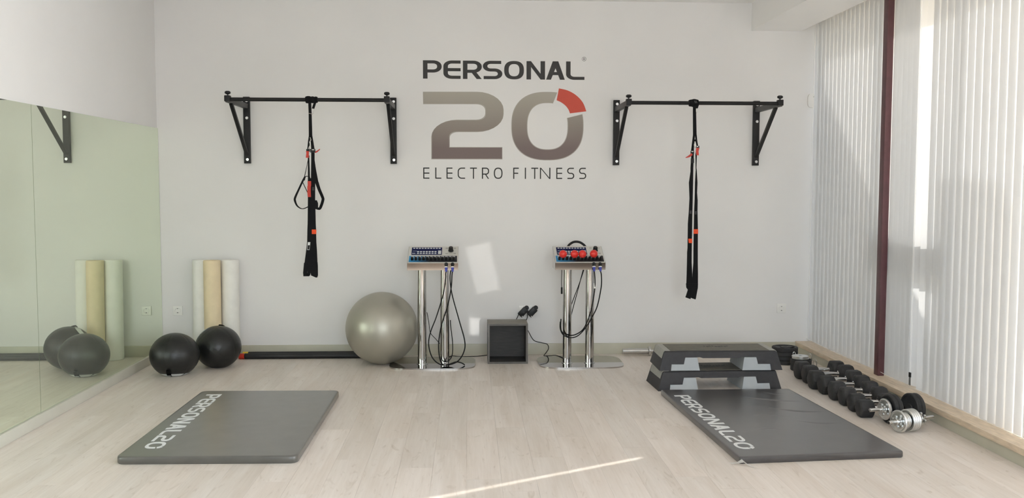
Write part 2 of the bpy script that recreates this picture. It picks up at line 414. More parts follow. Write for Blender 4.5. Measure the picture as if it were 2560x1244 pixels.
def grad_mat(name, axis, a, b, ca, cb_, gen=False, rough=0.6):
    m = bpy.data.materials.new(name); m.use_nodes = True; N = m.node_tree.nodes; K = m.node_tree.links; p = N['Principled BSDF']
    if gen: src = N.new('ShaderNodeTexCoord').outputs['Generated']
    else: src = N.new('ShaderNodeNewGeometry').outputs['Position']
    s = N.new('ShaderNodeSeparateXYZ'); K.new(src, s.inputs[0])
    r = N.new('ShaderNodeMapRange'); r.inputs[1].default_value = a; r.inputs[2].default_value = b; K.new(s.outputs[axis], r.inputs[0])
    x = N.new('ShaderNodeValToRGB'); x.color_ramp.elements[0].color = (*ca, 1); x.color_ramp.elements[1].color = (*cb_, 1)
    K.new(r.outputs[0], x.inputs[0]); K.new(x.outputs[0], p.inputs['Base Color']); p.inputs['Roughness'].default_value = rough; return m
M['mirror'] = mirror_mat(); M['pane'] = pane_mat(); M['slat'] = slat_mat(); M['plank'] = plank_mat()
M['logo_grad'] = grad_mat('taupe_fade_print', 2, 1.97, 2.50, (0.185, 0.140, 0.130), (0.40, 0.375, 0.32))
M['strip_grad'] = grad_mat('blue_to_black_print', 0, 0.0, 0.42, (0.02, 0.25, 0.52), (0.006, 0.007, 0.012), True, 0.6)

# ---------------------------------------------------------------- the room
XL, XR, YF, ZC = -2.90, 3.173, -10.6, 3.343
back = lambda u, v, w: Vector((u, -w, v))            # frame on the back wall: u right, v up, w into the room

bm = new(); box2(bm, (XL - 0.3, YF, -0.25), (3.9, 0.3, -0.013)); box2(bm, (XL, YF, -0.014), (3.42, -5.06, 0.0))
floor = struct('floor', bm, M['plank'], 'floor of pale bleached oak laminate planks')
PW, PL = 0.192, 1.29
k = 0; x = XL
while x < XR - 0.01:
    x1 = min(x + PW, XR + 0.0)
    y = 0.0 - [0.35, 0.98, 0.62, 1.2, 0.12, 0.8][k % 6]; y0 = 0.0; k += 1
    while y0 > -5.05:
        y1 = max(y, -5.06)
        bm = new(); box2(bm, (x + 0.0003, y1 + 0.0003, -0.013), (x1 - 0.0003, y0 - 0.0003, 0.0))
        obj('plank', bm, M['plank'], floor, 0)
        y0 = y1; y = y1 - PL
    x += PW

bm = new(); box2(bm, (XL - 0.2, 0.0, -0.2), (3.75, 0.2, 3.6)); struct('wall_back', bm, M['wall'], 'white painted back wall behind the equipment')
bm = new(); box2(bm, (XL - 0.2, -5.6, -0.2), (XL, 0.0, 3.6)); struct('wall_left', bm, M['wall'], 'white left wall above the mirror')
bm = new(); box2(bm, (XL - 0.2, YF - 0.2, -0.2), (XL, -5.6, 3.6)); box2(bm, (XL, YF - 0.2, -0.2), (-1.1, YF, 3.6)); box2(bm, (2.3, YF - 0.2, -0.2), (3.75, YF, 3.6)); box2(bm, (-1.1, YF - 0.2, 3.1), (2.3, YF, 3.6)); box2(bm, (-1.1, YF - 0.2, -0.2), (2.3, YF, 0.9))
struct('wall_front', bm, M['front_wall'], 'unseen front wall behind the camera, made dark for the chrome reflections')  # dark tone added so the chrome stands mirror darker surroundings
bm = new()
box2(bm, (3.19, YF, -0.2), (3.60, 0.0, 0.07)); box2(bm, (3.42, YF, 3.26), (3.60, 0.0, 3.6))
box2(bm, (3.42, -5.45, 0.07), (3.60, -5.05, 3.3)); box2(bm, (3.42, YF, 0.07), (3.60, -9.35, 3.3))
struct('wall_right', bm, M['wall'], 'right wall around the tall windows')
bm = new(); box2(bm, (XL, YF, ZC), (3.45, 0.0, 3.6)); struct('ceiling', bm, M['ceiling'], 'white ceiling')
bm = new(); box2(bm, (2.675, YF, 3.085), (3.153, 0.0, ZC + 0.02)); struct('trim_1', bm, M['ceiling'], 'white boxed beam along the window side of the ceiling')
bm = new(); box2(bm, (XL, -0.018, 0.0), (XR, 0.0, 0.105), 0.003); struct('baseboard_back', bm, M['baseboard'], 'olive grey baseboard on the back wall', 40)
bm = new(); box2(bm, (XL, YF, 0.0), (-2.872, -0.018, 0.078), 0.003); struct('baseboard_left', bm, M['baseboard_lit'], 'baseboard under the mirror, coloured paler for the light on it', 40)
bm = new(); box2(bm, (XR, YF, 0.0), (3.19, -0.018, 0.072)); struct('baseboard_right', bm, M['baseboard'], 'olive grey baseboard under the window sill')
bm = new(); box2(bm, (3.160, YF, 0.072), (3.45, -0.001, 0.112), 0.004); struct('trim_2', bm, M['sill'], 'pale wooden window sill board', 40)
bm = new(); box2(bm, (3.235, -1.662, 0.112), (3.285, -1.585, 3.30), 0.003); struct('trim_3', bm, M['maroon'], 'maroon steel post between the blinds', 40)

def window(name, y0, y1, panes, label, x=3.47, streak_bar=None):
    bm = new()
    box2(bm, (x, y0, 0.10), (x + 0.06, y1, 0.15)); box2(bm, (x, y0, 3.2), (x + 0.06, y1, 3.28))
    w = (y1 - y0) / panes
    for i in range(panes + 1): box2(bm, (x, y0 + i * w - 0.025, 0.15), (x + 0.06, y0 + i * w + 0.025, 3.2))
    if streak_bar: box2(bm, (x, streak_bar[0], streak_bar[2]), (x + 0.06, streak_bar[1], streak_bar[3]))
    o = struct(name, bm, M['frame'], label)
    for i in range(panes):
        bm = new(); box2(bm, (x + 0.026, y0 + i * w + 0.025, 0.15), (x + 0.032, y0 + (i + 1) * w - 0.025, 3.2)); obj('pane', bm, M['pane'], o, 0)
window('window_1', -5.05, -0.01, 4, 'tall glazing behind the vertical blinds', streak_bar=(-2.51, -1.29, 0.97, 1.25))  # cross bar added to break the sun streak on the floor
window('window_2', -9.35, -5.45, 3, 'tall glazing nearer the camera')
bm = new()
for a in (-1.1, 0.575, 2.25): box2(bm, (a, YF - 0.12, 0.9), (a + 0.05, YF - 0.06, 3.1))
w3 = struct('window_3', bm, M['frame'], 'unseen window behind the camera, added for the fill lamp')  # opening added out of view to let the fill lamp in
for a in (-1.05, 0.625):
    bm = new(); box2(bm, (a, YF - 0.093, 0.9), (a + 1.625, YF - 0.087, 3.1)); obj('pane', bm, M['pane'], w3, 0)

# outdoors beyond the windows: paving, the eave over the glazing and the neighbour's wall that shades it
bm = new(); box2(bm, (3.6, -14, -0.3), (16, 14, -0.1)); struct('ground', bm, M['outdoor'], 'paving outside the windows')
bm = new(); box2(bm, (3.60, -12, 3.27), (4.30, 0.6, 3.42)); struct('roof_overhang', bm, M['soffit'], 'grey eave over the windows')
bm = new(); box2(bm, (3.60, 0.12, -0.2), (9.0, 0.3, 2.86)); struct('wall_outside', bm, M['render'], 'rendered wall beside the windows')

bm = new(); box2(bm, (5.45, -1.95, -0.2), (5.75, -1.22, 2.75)); struct('shade_block_outside', bm, M['render'], 'added block outside the windows, shading the near blind')  # added unseen block, placed only to shade the near blind

# ---------------------------------------------------------------- blinds
def blind(y0, y1, pitch, label, ztop, zbot, tilt, width=0.140):
    t = thing('vertical_blind', (3.30, (y0 + y1) / 2, zbot), label, 'blind', 'vertical blinds along the window wall')
    n = int(round((y0 - y1) / pitch)); a = math.radians(tilt); me = None
    for i in range(n):
        y = y0 - (i + 0.5) * (y0 - y1) / n
        if me is None:
            bm = new(); c = []
            for j in range(5):
                s = -0.5 + j / 4; b = 0.0035 * (1 - (2 * s) ** 2)
                c.append((s * width * math.sin(a) - b * math.cos(a), s * width * math.cos(a) + b * math.sin(a)))
            for z in (zbot, ztop):
                for p in c: bm.verts.new((p[0], p[1], z - zbot))
            bm.verts.ensure_lookup_table()
            for j in range(4): bm.faces.new((bm.verts[j], bm.verts[j + 1], bm.verts[6 + j], bm.verts[5 + j]))
            s = obj('slat', bm, M['slat'], t, 60); s.data.transform(Matrix.Translation((3.30, (y0 + y1) / 2, zbot)))
            me = s.data
        else:
            s = bpy.data.objects.new('slat', me); col.objects.link(s); s.parent = t
        s.location = (0, y - (y0 + y1) / 2, 0)
        s.rotation_euler = (0, 0, 0)
    bm = new(); box2(bm, (3.275, y1, ztop), (3.325, y0, ztop + 0.04), 0.004); obj('head_rail', bm, M['white_plastic'], t)
    bm = new()
    tube(bm, [(3.255, y0 - 0.01, zbot + 0.02), (3.252, (y0 + y1) / 2, zbot + 0.012), (3.255, y1 + 0.01, zbot + 0.02)], 0.0018, 5, 8); obj('spacer_chain', bm, M['white_plastic'], t)
    return t
TILT = -12
blind(-0.050, -1.60, 0.089, 'vertical blind in the far bay, between back wall and maroon post', 3.20, 0.125, TILT, 0.143)
blind(-1.62, -2.10, 0.087, 'narrow vertical blind just right of the maroon post', 3.20, 0.125, TILT)
blind(-2.213, -5.02, 0.0945, 'wide vertical blind in the nearest bay, at the right edge of the photo', 3.20, 0.118, TILT, 0.150)
t = thing('blind_cord', (3.262, -2.125, 0.14), 'thin white blind cords with small black weights between two blinds', 'cord')
bm = new()
for dy in (0.0, -0.016):
    cyl(bm, (3.262, -2.125 + dy, 0.14), (3.262, -2.125 + dy, 0.20), 0.003, n=8)
    cyl(bm, (3.262, -2.125 + dy, 0.20), (3.262, -2.125 + dy, 0.235), 0.006, n=8)
obj('cord_weights', bm, M['black_plastic'], t)
bm = new(); tube(bm, [(3.262, -2.125, 0.235), (3.262, -2.122, 1.2), (3.262, -2.125, 3.19)], 0.0015, 5, 4); tube(bm, [(3.262, -2.141, 0.235), (3.262, -2.138, 1.2), (3.262, -2.141, 3.19)], 0.0015, 5, 4); obj('cords', bm, M['white_plastic'], t)
t = thing('cord_winder', (3.27, -0.012, 2.43), 'small white oval cord winder on the wall beside the far blind', 'winder')
bm = new(); prism(bm, ring2(3.268, 2.430, 0.040, 0.066, 28, 3), back, 0.0, 0.024); obj('body', bm, M['white_plastic'], t)
bm = new(); cyl(bm, (3.282, -0.024, 2.465), (3.282, -0.026, 2.465), 0.005, n=10); obj('screw', bm, M['steel'], t)
bm = new(); tube(bm, [(3.285, -0.014, 2.49), (3.286, -0.014, 2.8), (3.287, -0.014, 3.15)], 0.004, 6, 3); tube(bm, [(3.282, -0.014, 2.37), (3.283, -0.014, 1.2), (3.284, -0.014, 0.115)], 0.003, 6, 3); obj('cord', bm, M['white_plastic'], t)

# ---------------------------------------------------------------- mirrors on the left wall
for y0, y1, lb in ((-0.004, -2.480, 'wall mirror panel nearest the back wall, reflecting black balls and foam rollers'), (-2.484, -4.96, 'wall mirror panel at the left edge of the photo, nearer the camera')):
    bm = new(); box2(bm, (-2.897, y1, 0.079), (-2.890, y0, 2.140)); t = single('wall_mirror', bm, M['mirror'], lb, 'mirror', 'mirror panels on the left wall', (-2.8935, (y0 + y1) / 2, 0.079), 0)

# ---------------------------------------------------------------- lettering on the back wall
def LG(cx, cy):
    return (-0.435 + (cx - 97) * 0.0010586, 2.784 - 0.0010483 * (cy - 108 - 12 * (cx - 97) / 1436 * (1162 - cy) / 1054))
logo = thing('wall_logo', (0.335, 0, 1.68), 'large vinyl wall sign reading PERSONAL 20 ELECTRO FITNESS in charcoal, taupe and red', 'sign')
def word(parent, mat, ch, x0, x1, top, bot, wx, wy, rnd, w=0.0015):
    (a, t), (b, bo) = LG(x0, top), LG(x1, bot)
    bm = new(); glyph(bm, ch, a, b, bo, t, wx, wy, back, 0.0002, w, rnd); obj('letter', bm, mat, parent, 0)
for ch, a, b in (('P', 97, 262), ('E', 277, 430), ('R', 450, 617), ('S', 627, 800), ('O', 816, 992), ('N', 1015, 1180), ('A', 1190, 1357), ('L', 1368, 1533)):
    o = 12 * (a + b - 194) / 2 / 1436
    word(logo, M['logo_dark'], ch, a, b, 108 + o, 271 + o, 0.0425, 0.0285, 1.35)
for ch, a, b in (('E', 95, 150), ('L', 202, 256), ('E', 302, 355), ('C', 402, 468), ('T', 512, 573), ('R', 618, 682), ('O', 725, 802), ('F', 898, 948), ('I', 1003, 1012), ('T', 1060, 1122), ('N', 1138, 1232), ('E', 1285, 1338), ('S', 1383, 1447), ('S', 1490, 1555)):
    word(logo, M['logo_thin'], ch, a, b, 1062, 1162, 0.0105, 0.0105, 3.0 if ch in 'CS' else (2.2 if ch in 'R' else 0))
two = [LG(*p) for p in ((100, 442), (730, 442), (730, 690), (250, 690), (250, 933), (797, 933))]
for nm, mt, wx, wy, w, e in (('digit_outline', 'logo_edge', 0.174, 0.116, 0.001, 0.004), ('digit', 'logo_grad', 0.162, 0.104, 0.0016, 0)):
    p = [list(q) for q in two]; p[0][0] -= e; p[-1][0] += e
    bm = new(); pen(bm, p, [0.98, 0.98, 0.92, 0], wx, wy, back, 0.0002, w); obj(nm, bm, M[mt], logo, 0)
c = LG(1204, 692); sx, sz = 0.0010586, 0.0010483
for nm, mt, e, w in (('digit_outline', 'logo_edge', 6, 0.001), ('digit', 'logo_grad', 0, 0.0016)):
    t0, t1 = math.radians(79 - e * 0.08), math.radians(376 + e * 0.08)
    bm = new(); band(bm, ring2(c[0], c[1], (318 + e) * sx, (301 + e) * sz, 60, 2.45, t0, t1, False), ring2(c[0], c[1], (186 - e) * sx, (213 - e) * sz, 60, 2.45, t0, t1, False), back, 0.0002, w); obj(nm, bm, M[mt], logo, 0)
O = spline([(*LG(*p), 0) for p in ((1305, 357), (1385, 376), (1460, 418), (1520, 482), (1552, 560))], 5)
I = spline([(*LG(*p), 0) for p in ((1285, 462), (1325, 480), (1365, 510), (1392, 545), (1405, 578))], 5)
bm = new(); band(bm, [(p.x, p.y) for p in O], [(p.x, p.y) for p in I], back, 0.0002, 0.0016); obj('red_segment', bm, M['logo_red'], logo, 0)
a = LG(1529, 98); bm = new(); band(bm, ring2(*a, 0.0205, 0.0205, 24, 2), ring2(*a, 0.0180, 0.0180, 24, 2), back, 0.0002, 0.0012, True)
glyph(bm, 'R', a[0] - 0.008, a[0] + 0.008, a[1] - 0.0105, a[1] + 0.0105, 0.003, 0.003, back, 0.0002, 0.0012, 1.2); obj('registered_mark', bm, M['logo_dark'], logo, 0)

# ---------------------------------------------------------------- sockets and power adapters
def socket(x, z, label):
    t = thing('wall_socket', (x, 0, z), label, 'socket')
    bm = new(); box(bm, (x, -0.005, z), (0.088, 0.010, 0.088), 0.003); obj('cover_plate', bm, M['white_plastic'], t)
    insert(t, x, z); return t
def insert(t, x, z):
    bm = new(); lathe(bm, [(0.028, 0.0), (0.028, 0.014), (0.0235, 0.014), (0.0225, 0.004), (0, 0.004)], (x, 0, z), (0, -1, 0), 28); obj('socket_well', bm, M['white_plastic'], t)
    bm = new()
    for dx in (-0.0095, 0.0095): cyl(bm, (x + dx, -0.003, z), (x + dx, -0.0062, z), 0.0038, n=10)
    box(bm, (x, -0.008, z + 0.019), (0.010, 0.008, 0.004)); box(bm, (x, -0.008, z - 0.019), (0.012, 0.008, 0.005)); obj('contacts', bm, M['dark_metal'], t)
socket(-2.745, 0.437, 'white wall socket between the mirror and the foam rollers')
socket(3.019, 0.433, 'white wall socket near the right corner above the weight plates')
t = thing('double_socket', (0.556, 0, 0.425), 'white double wall socket holding two black power adapters', 'socket')
bm = new(); box(bm, (0.556, -0.005, 0.425), (0.172, 0.010, 0.092), 0.003); obj('cover_plate', bm, M['white_plastic'], t)
insert(t, 0.551, 0.430)
def adapter(x, z, path, label):
    t = thing('power_adapter', (x, -0.01, z), label, 'adapter', 'black plug-in adapters above the cube')
    R = Matrix.Rotation(math.radians(44), 4, 'Y')
    bm = new(); box(bm, (x, -0.048, z), (0.056, 0.050, 0.094), 0.007, R); obj('adapter_body', bm, M['black_plastic'], t)
    bm = new(); q = Vector((x, -0.022, z)) + R @ Vector((0, 0, 0.052)); cyl(bm, (q.x, -0.010, q.z), (q.x, -0.034, q.z), 0.021, n=20, bev=0.003); obj('plug', bm, M['black_plastic'], t)
    q = Vector((x, -0.074, z)) + R @ Vector((0.020, 0, -0.034)); bm = new(); cyl(bm, q, q + Vector((0, -0.001, 0)), 0.0045, n=10); obj('sticker', bm, M['white_plastic'], t)
    q = Vector((x, -0.05, z)) + R @ Vector((-0.012, 0, -0.052))
    bm = new(); tube(bm, [q + R @ Vector((0, 0, 0.01)), q] + [Vector(p) for p in path], 0.0036, 7, 6); obj('lead', bm, M['cable'], t)
adapter(0.507, 0.415, [(0.452, -0.06, 0.365), (0.438, -0.07, 0.33), (0.432, -0.075, 0.25), (0.40, -0.09, 0.10), (0.30, -0.085, 0.006), (0.169, -0.075, 0.006), (0.058, -0.125, 0.006), (-0.093, -0.13, 0.006), (-0.185, -0.16, 0.014), (-0.235, -0.44, 0.016)], 'left black power adapter, its lead running behind the cube to the left')
adapter(0.594, 0.415, [(0.548, -0.06, 0.365), (0.536, -0.062, 0.33), (0.535, -0.062, 0.27), (0.554, -0.060, 0.237), (0.608, -0.05, 0.145), (0.677, -0.04, 0.119), (0.738, -0.04, 0.103), (0.752, -0.045, 0.062), (0.722, -0.07, 0.020), (0.702, -0.13, 0.008), (0.76, -0.125, 0.008), (0.817, -0.14, 0.012), (0.87, -0.30, 0.016), (0.876, -0.455, 0.016)], 'right black power adapter, its lead snaking along the wall to the right')

# ---------------------------------------------------------------- dark open cube
t = thing('storage_cube', (0.345, -0.32, 0), 'dark grey open storage cube standing on the floor by the wall', 'box')
x0, x1, y0, y1, h, th = 0.162, 0.527, -0.478, -0.185, 0.366, 0.018
bm = new(); box2(bm, (x0, y0 + 0.004, h - th), (x1, y1, h), 0.0015); obj('top_panel', bm, M['box_top'], t)
bm = new(); box2(bm, (x0, y0 + 0.004, 0), (x1, y1, th), 0.0015); obj('bottom_panel', bm, M['grey_box'], t)
for a in (x0, x1 - th):
    bm = new(); box2(bm, (a, y0 + 0.004, th), (a + th, y1, h - th), 0.0015); obj('side_panel', bm, M['grey_box'], t)
bm = new(); box2(bm, (x0 + th, y1 - 0.012, th), (x1 - th, y1 - 0.002, h - th)); obj('back_panel', bm, M['grey_box'], t)
bm = new(); F = lambda u, v, w: Vector((u, y0 + 0.004 - w, v))
e = 0.0
band(bm, [(x0, 0), (x1, 0), (x1, h), (x0, h)], [(x0 + th, th), (x1 - th, th), (x1 - th, h - th), (x0 + th, h - th)], F, 0.0002, 0.0042, True); obj('front_edging', bm, M['box_edge'], t)

# ---------------------------------------------------------------- pull-up bars
def pullup(xa, xb, zb, ztop, zbot, label):
    t = thing('pull_up_bar', ((xa + xb) / 2, 0, zbot), label, 'bar', 'wall-mounted pull-up bars')
    yb = -0.69; za = zb - 0.012
    for xp in (xa, xb):
        bm = new(); box2(bm, (xp - 0.029, -0.040, zbot), (xp + 0.029, 0.0, ztop), 0.003); p = obj('wall_post', bm, M['black_metal'], t)
        for z in (ztop - 0.038, ztop - 0.195, zbot + 0.036):
            bm = new(); cyl(bm, (xp + 0.004, -0.038, z), (xp + 0.004, -0.0425, z), 0.0135, n=18, bev=0.001); cyl(bm, (xp + 0.004, -0.042, z), (xp + 0.004, -0.048, z), 0.0065, n=6); obj('bolt', bm, M['steel'], p)
        bm = new(); box2(bm, (xp - 0.020, yb - 0.01, zb - 0.026), (xp + 0.020, -0.038, zb + 0.020), 0.003); obj('arm', bm, M['dark_metal'], t)
        bm = new(); a = Vector((xp, -0.585, zb - 0.022)); b = Vector((xp, -0.045, zbot + 0.085)); d = b - a
        box(bm, (a + b) / 2, (0.030, 0.030, d.length), 0.003, d.to_track_quat('Z', 'X').to_matrix().to_4x4()); obj('brace', bm, M['black_metal'], t)
        bm = new(); box(bm, (xp, yb - 0.002, zb + 0.006), (0.048, 0.056, 0.052), 0.006); c = obj('clamp', bm, M['black_metal'], t)
        bm = new(); cyl(bm, (xp, yb, zb + 0.030), (xp, yb, zb + 0.052), 0.006, n=10); lathe(bm, [(0, 0.043), (0.014, 0.043), (0.025, 0.050), (0.025, 0.063), (0.016, 0.070), (0, 0.070)], (xp, yb, zb), (0, 0, 1), 10); obj('knob', bm, M['black_plastic'], c, 30)
    bm = new(); cyl(bm, (xa - 0.01, yb, zb), (xb + 0.01, yb, zb), 0.0165, n=24); obj('bar', bm, M['black_metal'], t)
    return t
pullup(-2.068, -0.712, 2.347, 2.432, 1.817, 'black wall-mounted pull-up bar left of the wall sign')
pullup(1.389, 2.730, 2.338, 2.422, 1.810, 'black wall-mounted pull-up bar right of the wall sign')

# ---------------------------------------------------------------- suspension straps on the bars
hang = lambda y: (lambda u, v, w: Vector((u, y - w, v)))
def rows(name, rs, mat, parent, y=-0.70, th=0.004, label=None):
    bm = new(); band(bm, [(a, z) for z, a, b in rs], [(b, z) for z, a, b in rs], hang(y), 0, th); return obj(name, bm, M[mat], parent, 0, label)
def path(name, pts, w, mat, parent, y=-0.70, th=0.004, k=5):
    P = [(p.x, p.y) for p in spline([(*q, 0) for q in pts], k)]
    if isinstance(w, list):
        n = len(pts) - 1; w = [w[min(int(i / k), n - 1)] * (1 - (i % k) / k) + w[min(int(i / k) + 1, n)] * ((i % k) / k) if i // k < n else w[-1] for i in range(len(P))]
    L, R = offs(P, w); bm = new(); band(bm, L, R, hang(y), 0, th); return obj(name, bm, M[mat], parent, 0)
def wraps(t, xs, z, y=-0.69):
    for x, w, r in xs:
        bm = new(); lathe(bm, [(0.0175, -w / 2), (r - 0.003, -w / 2 - 0.001), (r, -w / 2 + 0.006), (r + 0.002, 0), (r, w / 2 - 0.006), (r - 0.003, w / 2 + 0.001), (0.0175, w / 2)], (x, y, z), (1, 0.0, 0.06), 18, closed=True); obj('bar_wrap', bm, M['webbing'], t, 30)

t = thing('suspension_trainer', (-1.37, -0.70, 2.347), 'black suspension strap with looped foot cradles on the left pull-up bar', 'strap')
wraps(t, [(-1.385, 0.042, 0.0300), (-1.348, 0.034, 0.0275), (-1.319, 0.026, 0.0265)], 2.347)
rows('anchor_strap', [(2.327, -1.383, -1.358), (2.227, -1.381, -1.355), (2.037, -1.382, -1.352)], 'webbing', t)
path('short_strap', [(-1.322, 2.335), (-1.330, 2.305), (-1.342, 2.270)], 0.021, 'webbing', t, -0.706)
bm = new(); Z = lambda p, y=-0.708: (p[0], y, p[1])
tube(bm, [Z(p) for p in ((-1.353, 2.270), (-1.335, 2.268), (-1.340, 2.245), (-1.345, 2.224), (-1.362, 2.227), (-1.382, 2.230))], 0.0022, 6, 3); obj('snap_hook', bm, M['steel'], t)
rows('side_strap', [(2.041, -1.382, -1.366), (1.987, -1.39, -1.374), (1.919, -1.398, -1.38)], 'webbing', t, -0.699)
rows('main_strap', [(2.041, -1.370, -1.352), (1.987, -1.366, -1.343), (1.923, -1.363, -1.334), (1.832, -1.364, -1.335), (1.75, -1.366, -1.324), (1.67, -1.368, -1.31), (1.63, -1.369, -1.303)], 'webbing', t, -0.702)
rows('cross_stitch', [(2.013, -1.378, -1.358), (2.004, -1.378, -1.356)], 'webbing', t, -0.704)
bm = new(); tube(bm, [Z(p) for p in ((-1.37, 2.025), (-1.363, 2.001), (-1.374, 1.987), (-1.371, 1.96), (-1.38, 1.941), (-1.385, 1.923))], 0.003, 6, 5); obj('carabiner', bm, M['steel'], t)
b = rows('buckle', [(1.925, -1.404, -1.375), (1.901, -1.404, -1.375)], 'black_plastic', t, -0.697, 0.014)
rows('lever', [(1.907, -1.406, -1.38), (1.891, -1.403, -1.382), (1.85, -1.408, -1.383)], 'red_plastic', b, -0.706, 0.010)
b = rows('buckle', [(1.926, -1.372, -1.329), (1.895, -1.37, -1.325)], 'black_plastic', t, -0.698, 0.014)
rows('roller', [(1.923, -1.356, -1.335), (1.915, -1.357, -1.335)], 'steel', b, -0.712, 0.003)
path('lever', [(-1.33, 1.898), (-1.312, 1.905), (-1.288, 1.925)], [0.014, 0.011, 0.005], 'red_plastic', b, -0.699, 0.012)
rows('side_strap', [(1.869, -1.393, -1.378), (1.849, -1.393, -1.38), (1.69, -1.394, -1.377), (1.645, -1.396, -1.367)], 'webbing', t, -0.699)
path('cradle_strap', [(-1.39, 1.839), (-1.403, 1.774), (-1.422, 1.692)], [0.003, 0.004, 0.006], 'webbing', t, -0.701)
rows('main_strap', [(1.675, -1.394, -1.332), (1.485, -1.397, -1.335), (1.4, -1.399, -1.333), (1.278, -1.402, -1.332), (1.227, -1.405, -1.33), (1.124, -1.408, -1.329), (1.034, -1.42, -1.324), (0.963, -1.43, -1.322), (0.94, -1.433, -1.322)], 'webbing', t, -0.700)
path('foot_cradle', [(-1.416, 1.691), (-1.436, 1.655), (-1.472, 1.58), (-1.504, 1.51), (-1.507, 1.48), (-1.487, 1.435), (-1.445, 1.411), (-1.395, 1.428)], [0.014, 0.015, 0.015, 0.018, 0.018, 0.012, 0.006, 0.009], 'webbing', t, -0.703, 0.006)
path('cradle_strap', [(-1.424, 1.655), (-1.416, 1.685), (-1.405, 1.691), (-1.393, 1.69)], 0.006, 'webbing', t, -0.701)
path('cradle_strap', [(-1.438, 1.637), (-1.418, 1.593), (-1.397, 1.548)], 0.006, 'webbing', t, -0.701)
path('foot_cradle', [(-1.318, 1.64), (-1.299, 1.58), (-1.270, 1.51), (-1.268, 1.485), (-1.284, 1.435), (-1.300, 1.412), (-1.334, 1.420)], [0.030, 0.026, 0.024, 0.024, 0.024, 0.022, 0.016], 'webbing', t, -0.703, 0.006)
rows('pad', [(1.485, -1.337, -1.32), (1.46, -1.337, -1.31), (1.425, -1.337, -1.31), (1.408, -1.338, -1.321)], 'webbing', t, -0.702, 0.010)
rows('lever', [(1.65, -1.395, -1.366), (1.612, -1.395, -1.366), (1.605, -1.398, -1.369), (1.555, -1.399, -1.37), (1.513, -1.396, -1.368)], 'red_plastic', t, -0.705, 0.010)
for z in (1.594, 1.583, 1.573): rows('stitching', [(z + 0.0014, -1.359, -1.342), (z - 0.0014, -1.359, -1.342)], 'grey_thread', t, -0.7045, 0.0008)
rows('marker_tag', [(1.232, -1.366, -1.327), (1.193, -1.366, -1.328)], 'orange', t, -0.7042, 0.003)
lb = rows('care_label', [(1.122, -1.402, -1.380), (1.055, -1.409, -1.389)], 'white_print', t, -0.7042, 0.0010)
rows('label_field', [(1.096, -1.4015, -1.3845), (1.059, -1.4055, -1.3905)], 'webbing', lb, -0.7053, 0.0006)
rows('handle_grip', [(0.943, -1.436, -1.397), (0.934, -1.437, -1.397), (0.857, -1.445, -1.412), (0.826, -1.443, -1.395)], 'webbing', t, -0.692, 0.020)
rows('handle_grip', [(0.943, -1.395, -1.375), (0.9, -1.402, -1.375), (0.857, -1.408, -1.382), (0.837, -1.411, -1.386), (0.826, -1.414, -1.394)], 'webbing', t, -0.694, 0.018)
rows('handle_grip', [(0.949, -1.374, -1.322), (0.918, -1.377, -1.32), (0.855, -1.38, -1.32), (0.833, -1.376, -1.32), (0.815, -1.337, -1.326)], 'webbing', t, -0.692, 0.021)

t = thing('suspension_trainer', (1.965, -0.70, 2.338), 'black suspension strap hanging as two straight bands from the right pull-up bar', 'strap')
wraps(t, [(1.942, 0.040, 0.029), (1.966, 0.040, 0.034), (1.988, 0.030, 0.030)], 2.338)
for dx in (-0.006, 0.002, 0.010): path('stitching', [(1.966 + dx, 2.355), (1.974 + dx, 2.335)], 0.002, 'grey_thread', t, -0.7255, 0.0008, 2)
rows('short_strap', [(2.325, 1.945, 2.004), (2.291, 1.956, 1.995)], 'webbing', t, -0.706, 0.008)
rows('anchor_strap', [(2.301, 1.954, 1.979), (2.255, 1.954, 1.983), (2.058, 1.958, 1.99)], 'webbing', t)
bm = new(); tube(bm, [Z(p) for p in ((1.983, 2.293), (1.992, 2.284), (1.992, 2.258), (1.984, 2.252), (1.981, 2.276), (1.983, 2.293))], 0.0022, 6, 4); obj('snap_hook', bm, M['steel'], t)
rows('long_strap', [(2.061, 1.958, 1.976), (1.949, 1.946, 1.968), (1.91, 1.941, 1.968), (1.866, 1.945, 1.968), (1.772, 1.94, 1.965), (1.741, 1.941, 1.965), (1.642, 1.928, 1.965), (1.505, 1.935, 1.964), (1.393, 1.931, 1.963), (1.28, 1.924, 1.963), (1.067, 1.924, 1.962), (1.027, 1.921, 1.962), (0.935, 1.921, 1.963), (0.838, 1.92, 1.97), (0.746, 1.918, 1.971)], 'webbing', t, -0.700)
rows('side_strap', [(2.061, 1.975, 1.991), (2.001, 1.983, 1.998), (1.96, 1.992, 2.006)], 'webbing', t, -0.699)
rows('cross_stitch', [(2.021, 1.967, 1.987), (2.003, 1.967, 1.988)], 'webbing', t, -0.702)
bm = new(); tube(bm, [Z(p) for p in ((1.979, 2.003), (1.968, 1.975), (1.974, 1.946), (1.983, 1.959))], 0.0025, 6, 4); obj('carabiner', bm, M['steel'], t)
b = rows('buckle', [(1.919, 1.938, 1.968), (1.895, 1.938, 1.969)], 'black_plastic', t, -0.699, 0.012)
rows('roller', [(1.92, 1.944, 1.96), (1.912, 1.944, 1.96)], 'steel', b, -0.711, 0.003)
path('lever', [(1.950, 1.893), (1.924, 1.873), (1.894, 1.861)], [0.019, 0.017, 0.004], 'red_plastic', b, -0.703, 0.012)
rows('keeper', [(1.855, 1.942, 1.969), (1.816, 1.942, 1.970)], 'black_plastic', t, -0.698, 0.010)
b = rows('buckle', [(1.965, 1.989, 2.013), (1.943, 1.987, 2.014)], 'black_plastic', t, -0.698, 0.014)
rows('roller', [(1.963, 1.99, 2.003), (1.955, 1.991, 2.003)], 'steel', b, -0.712, 0.003)
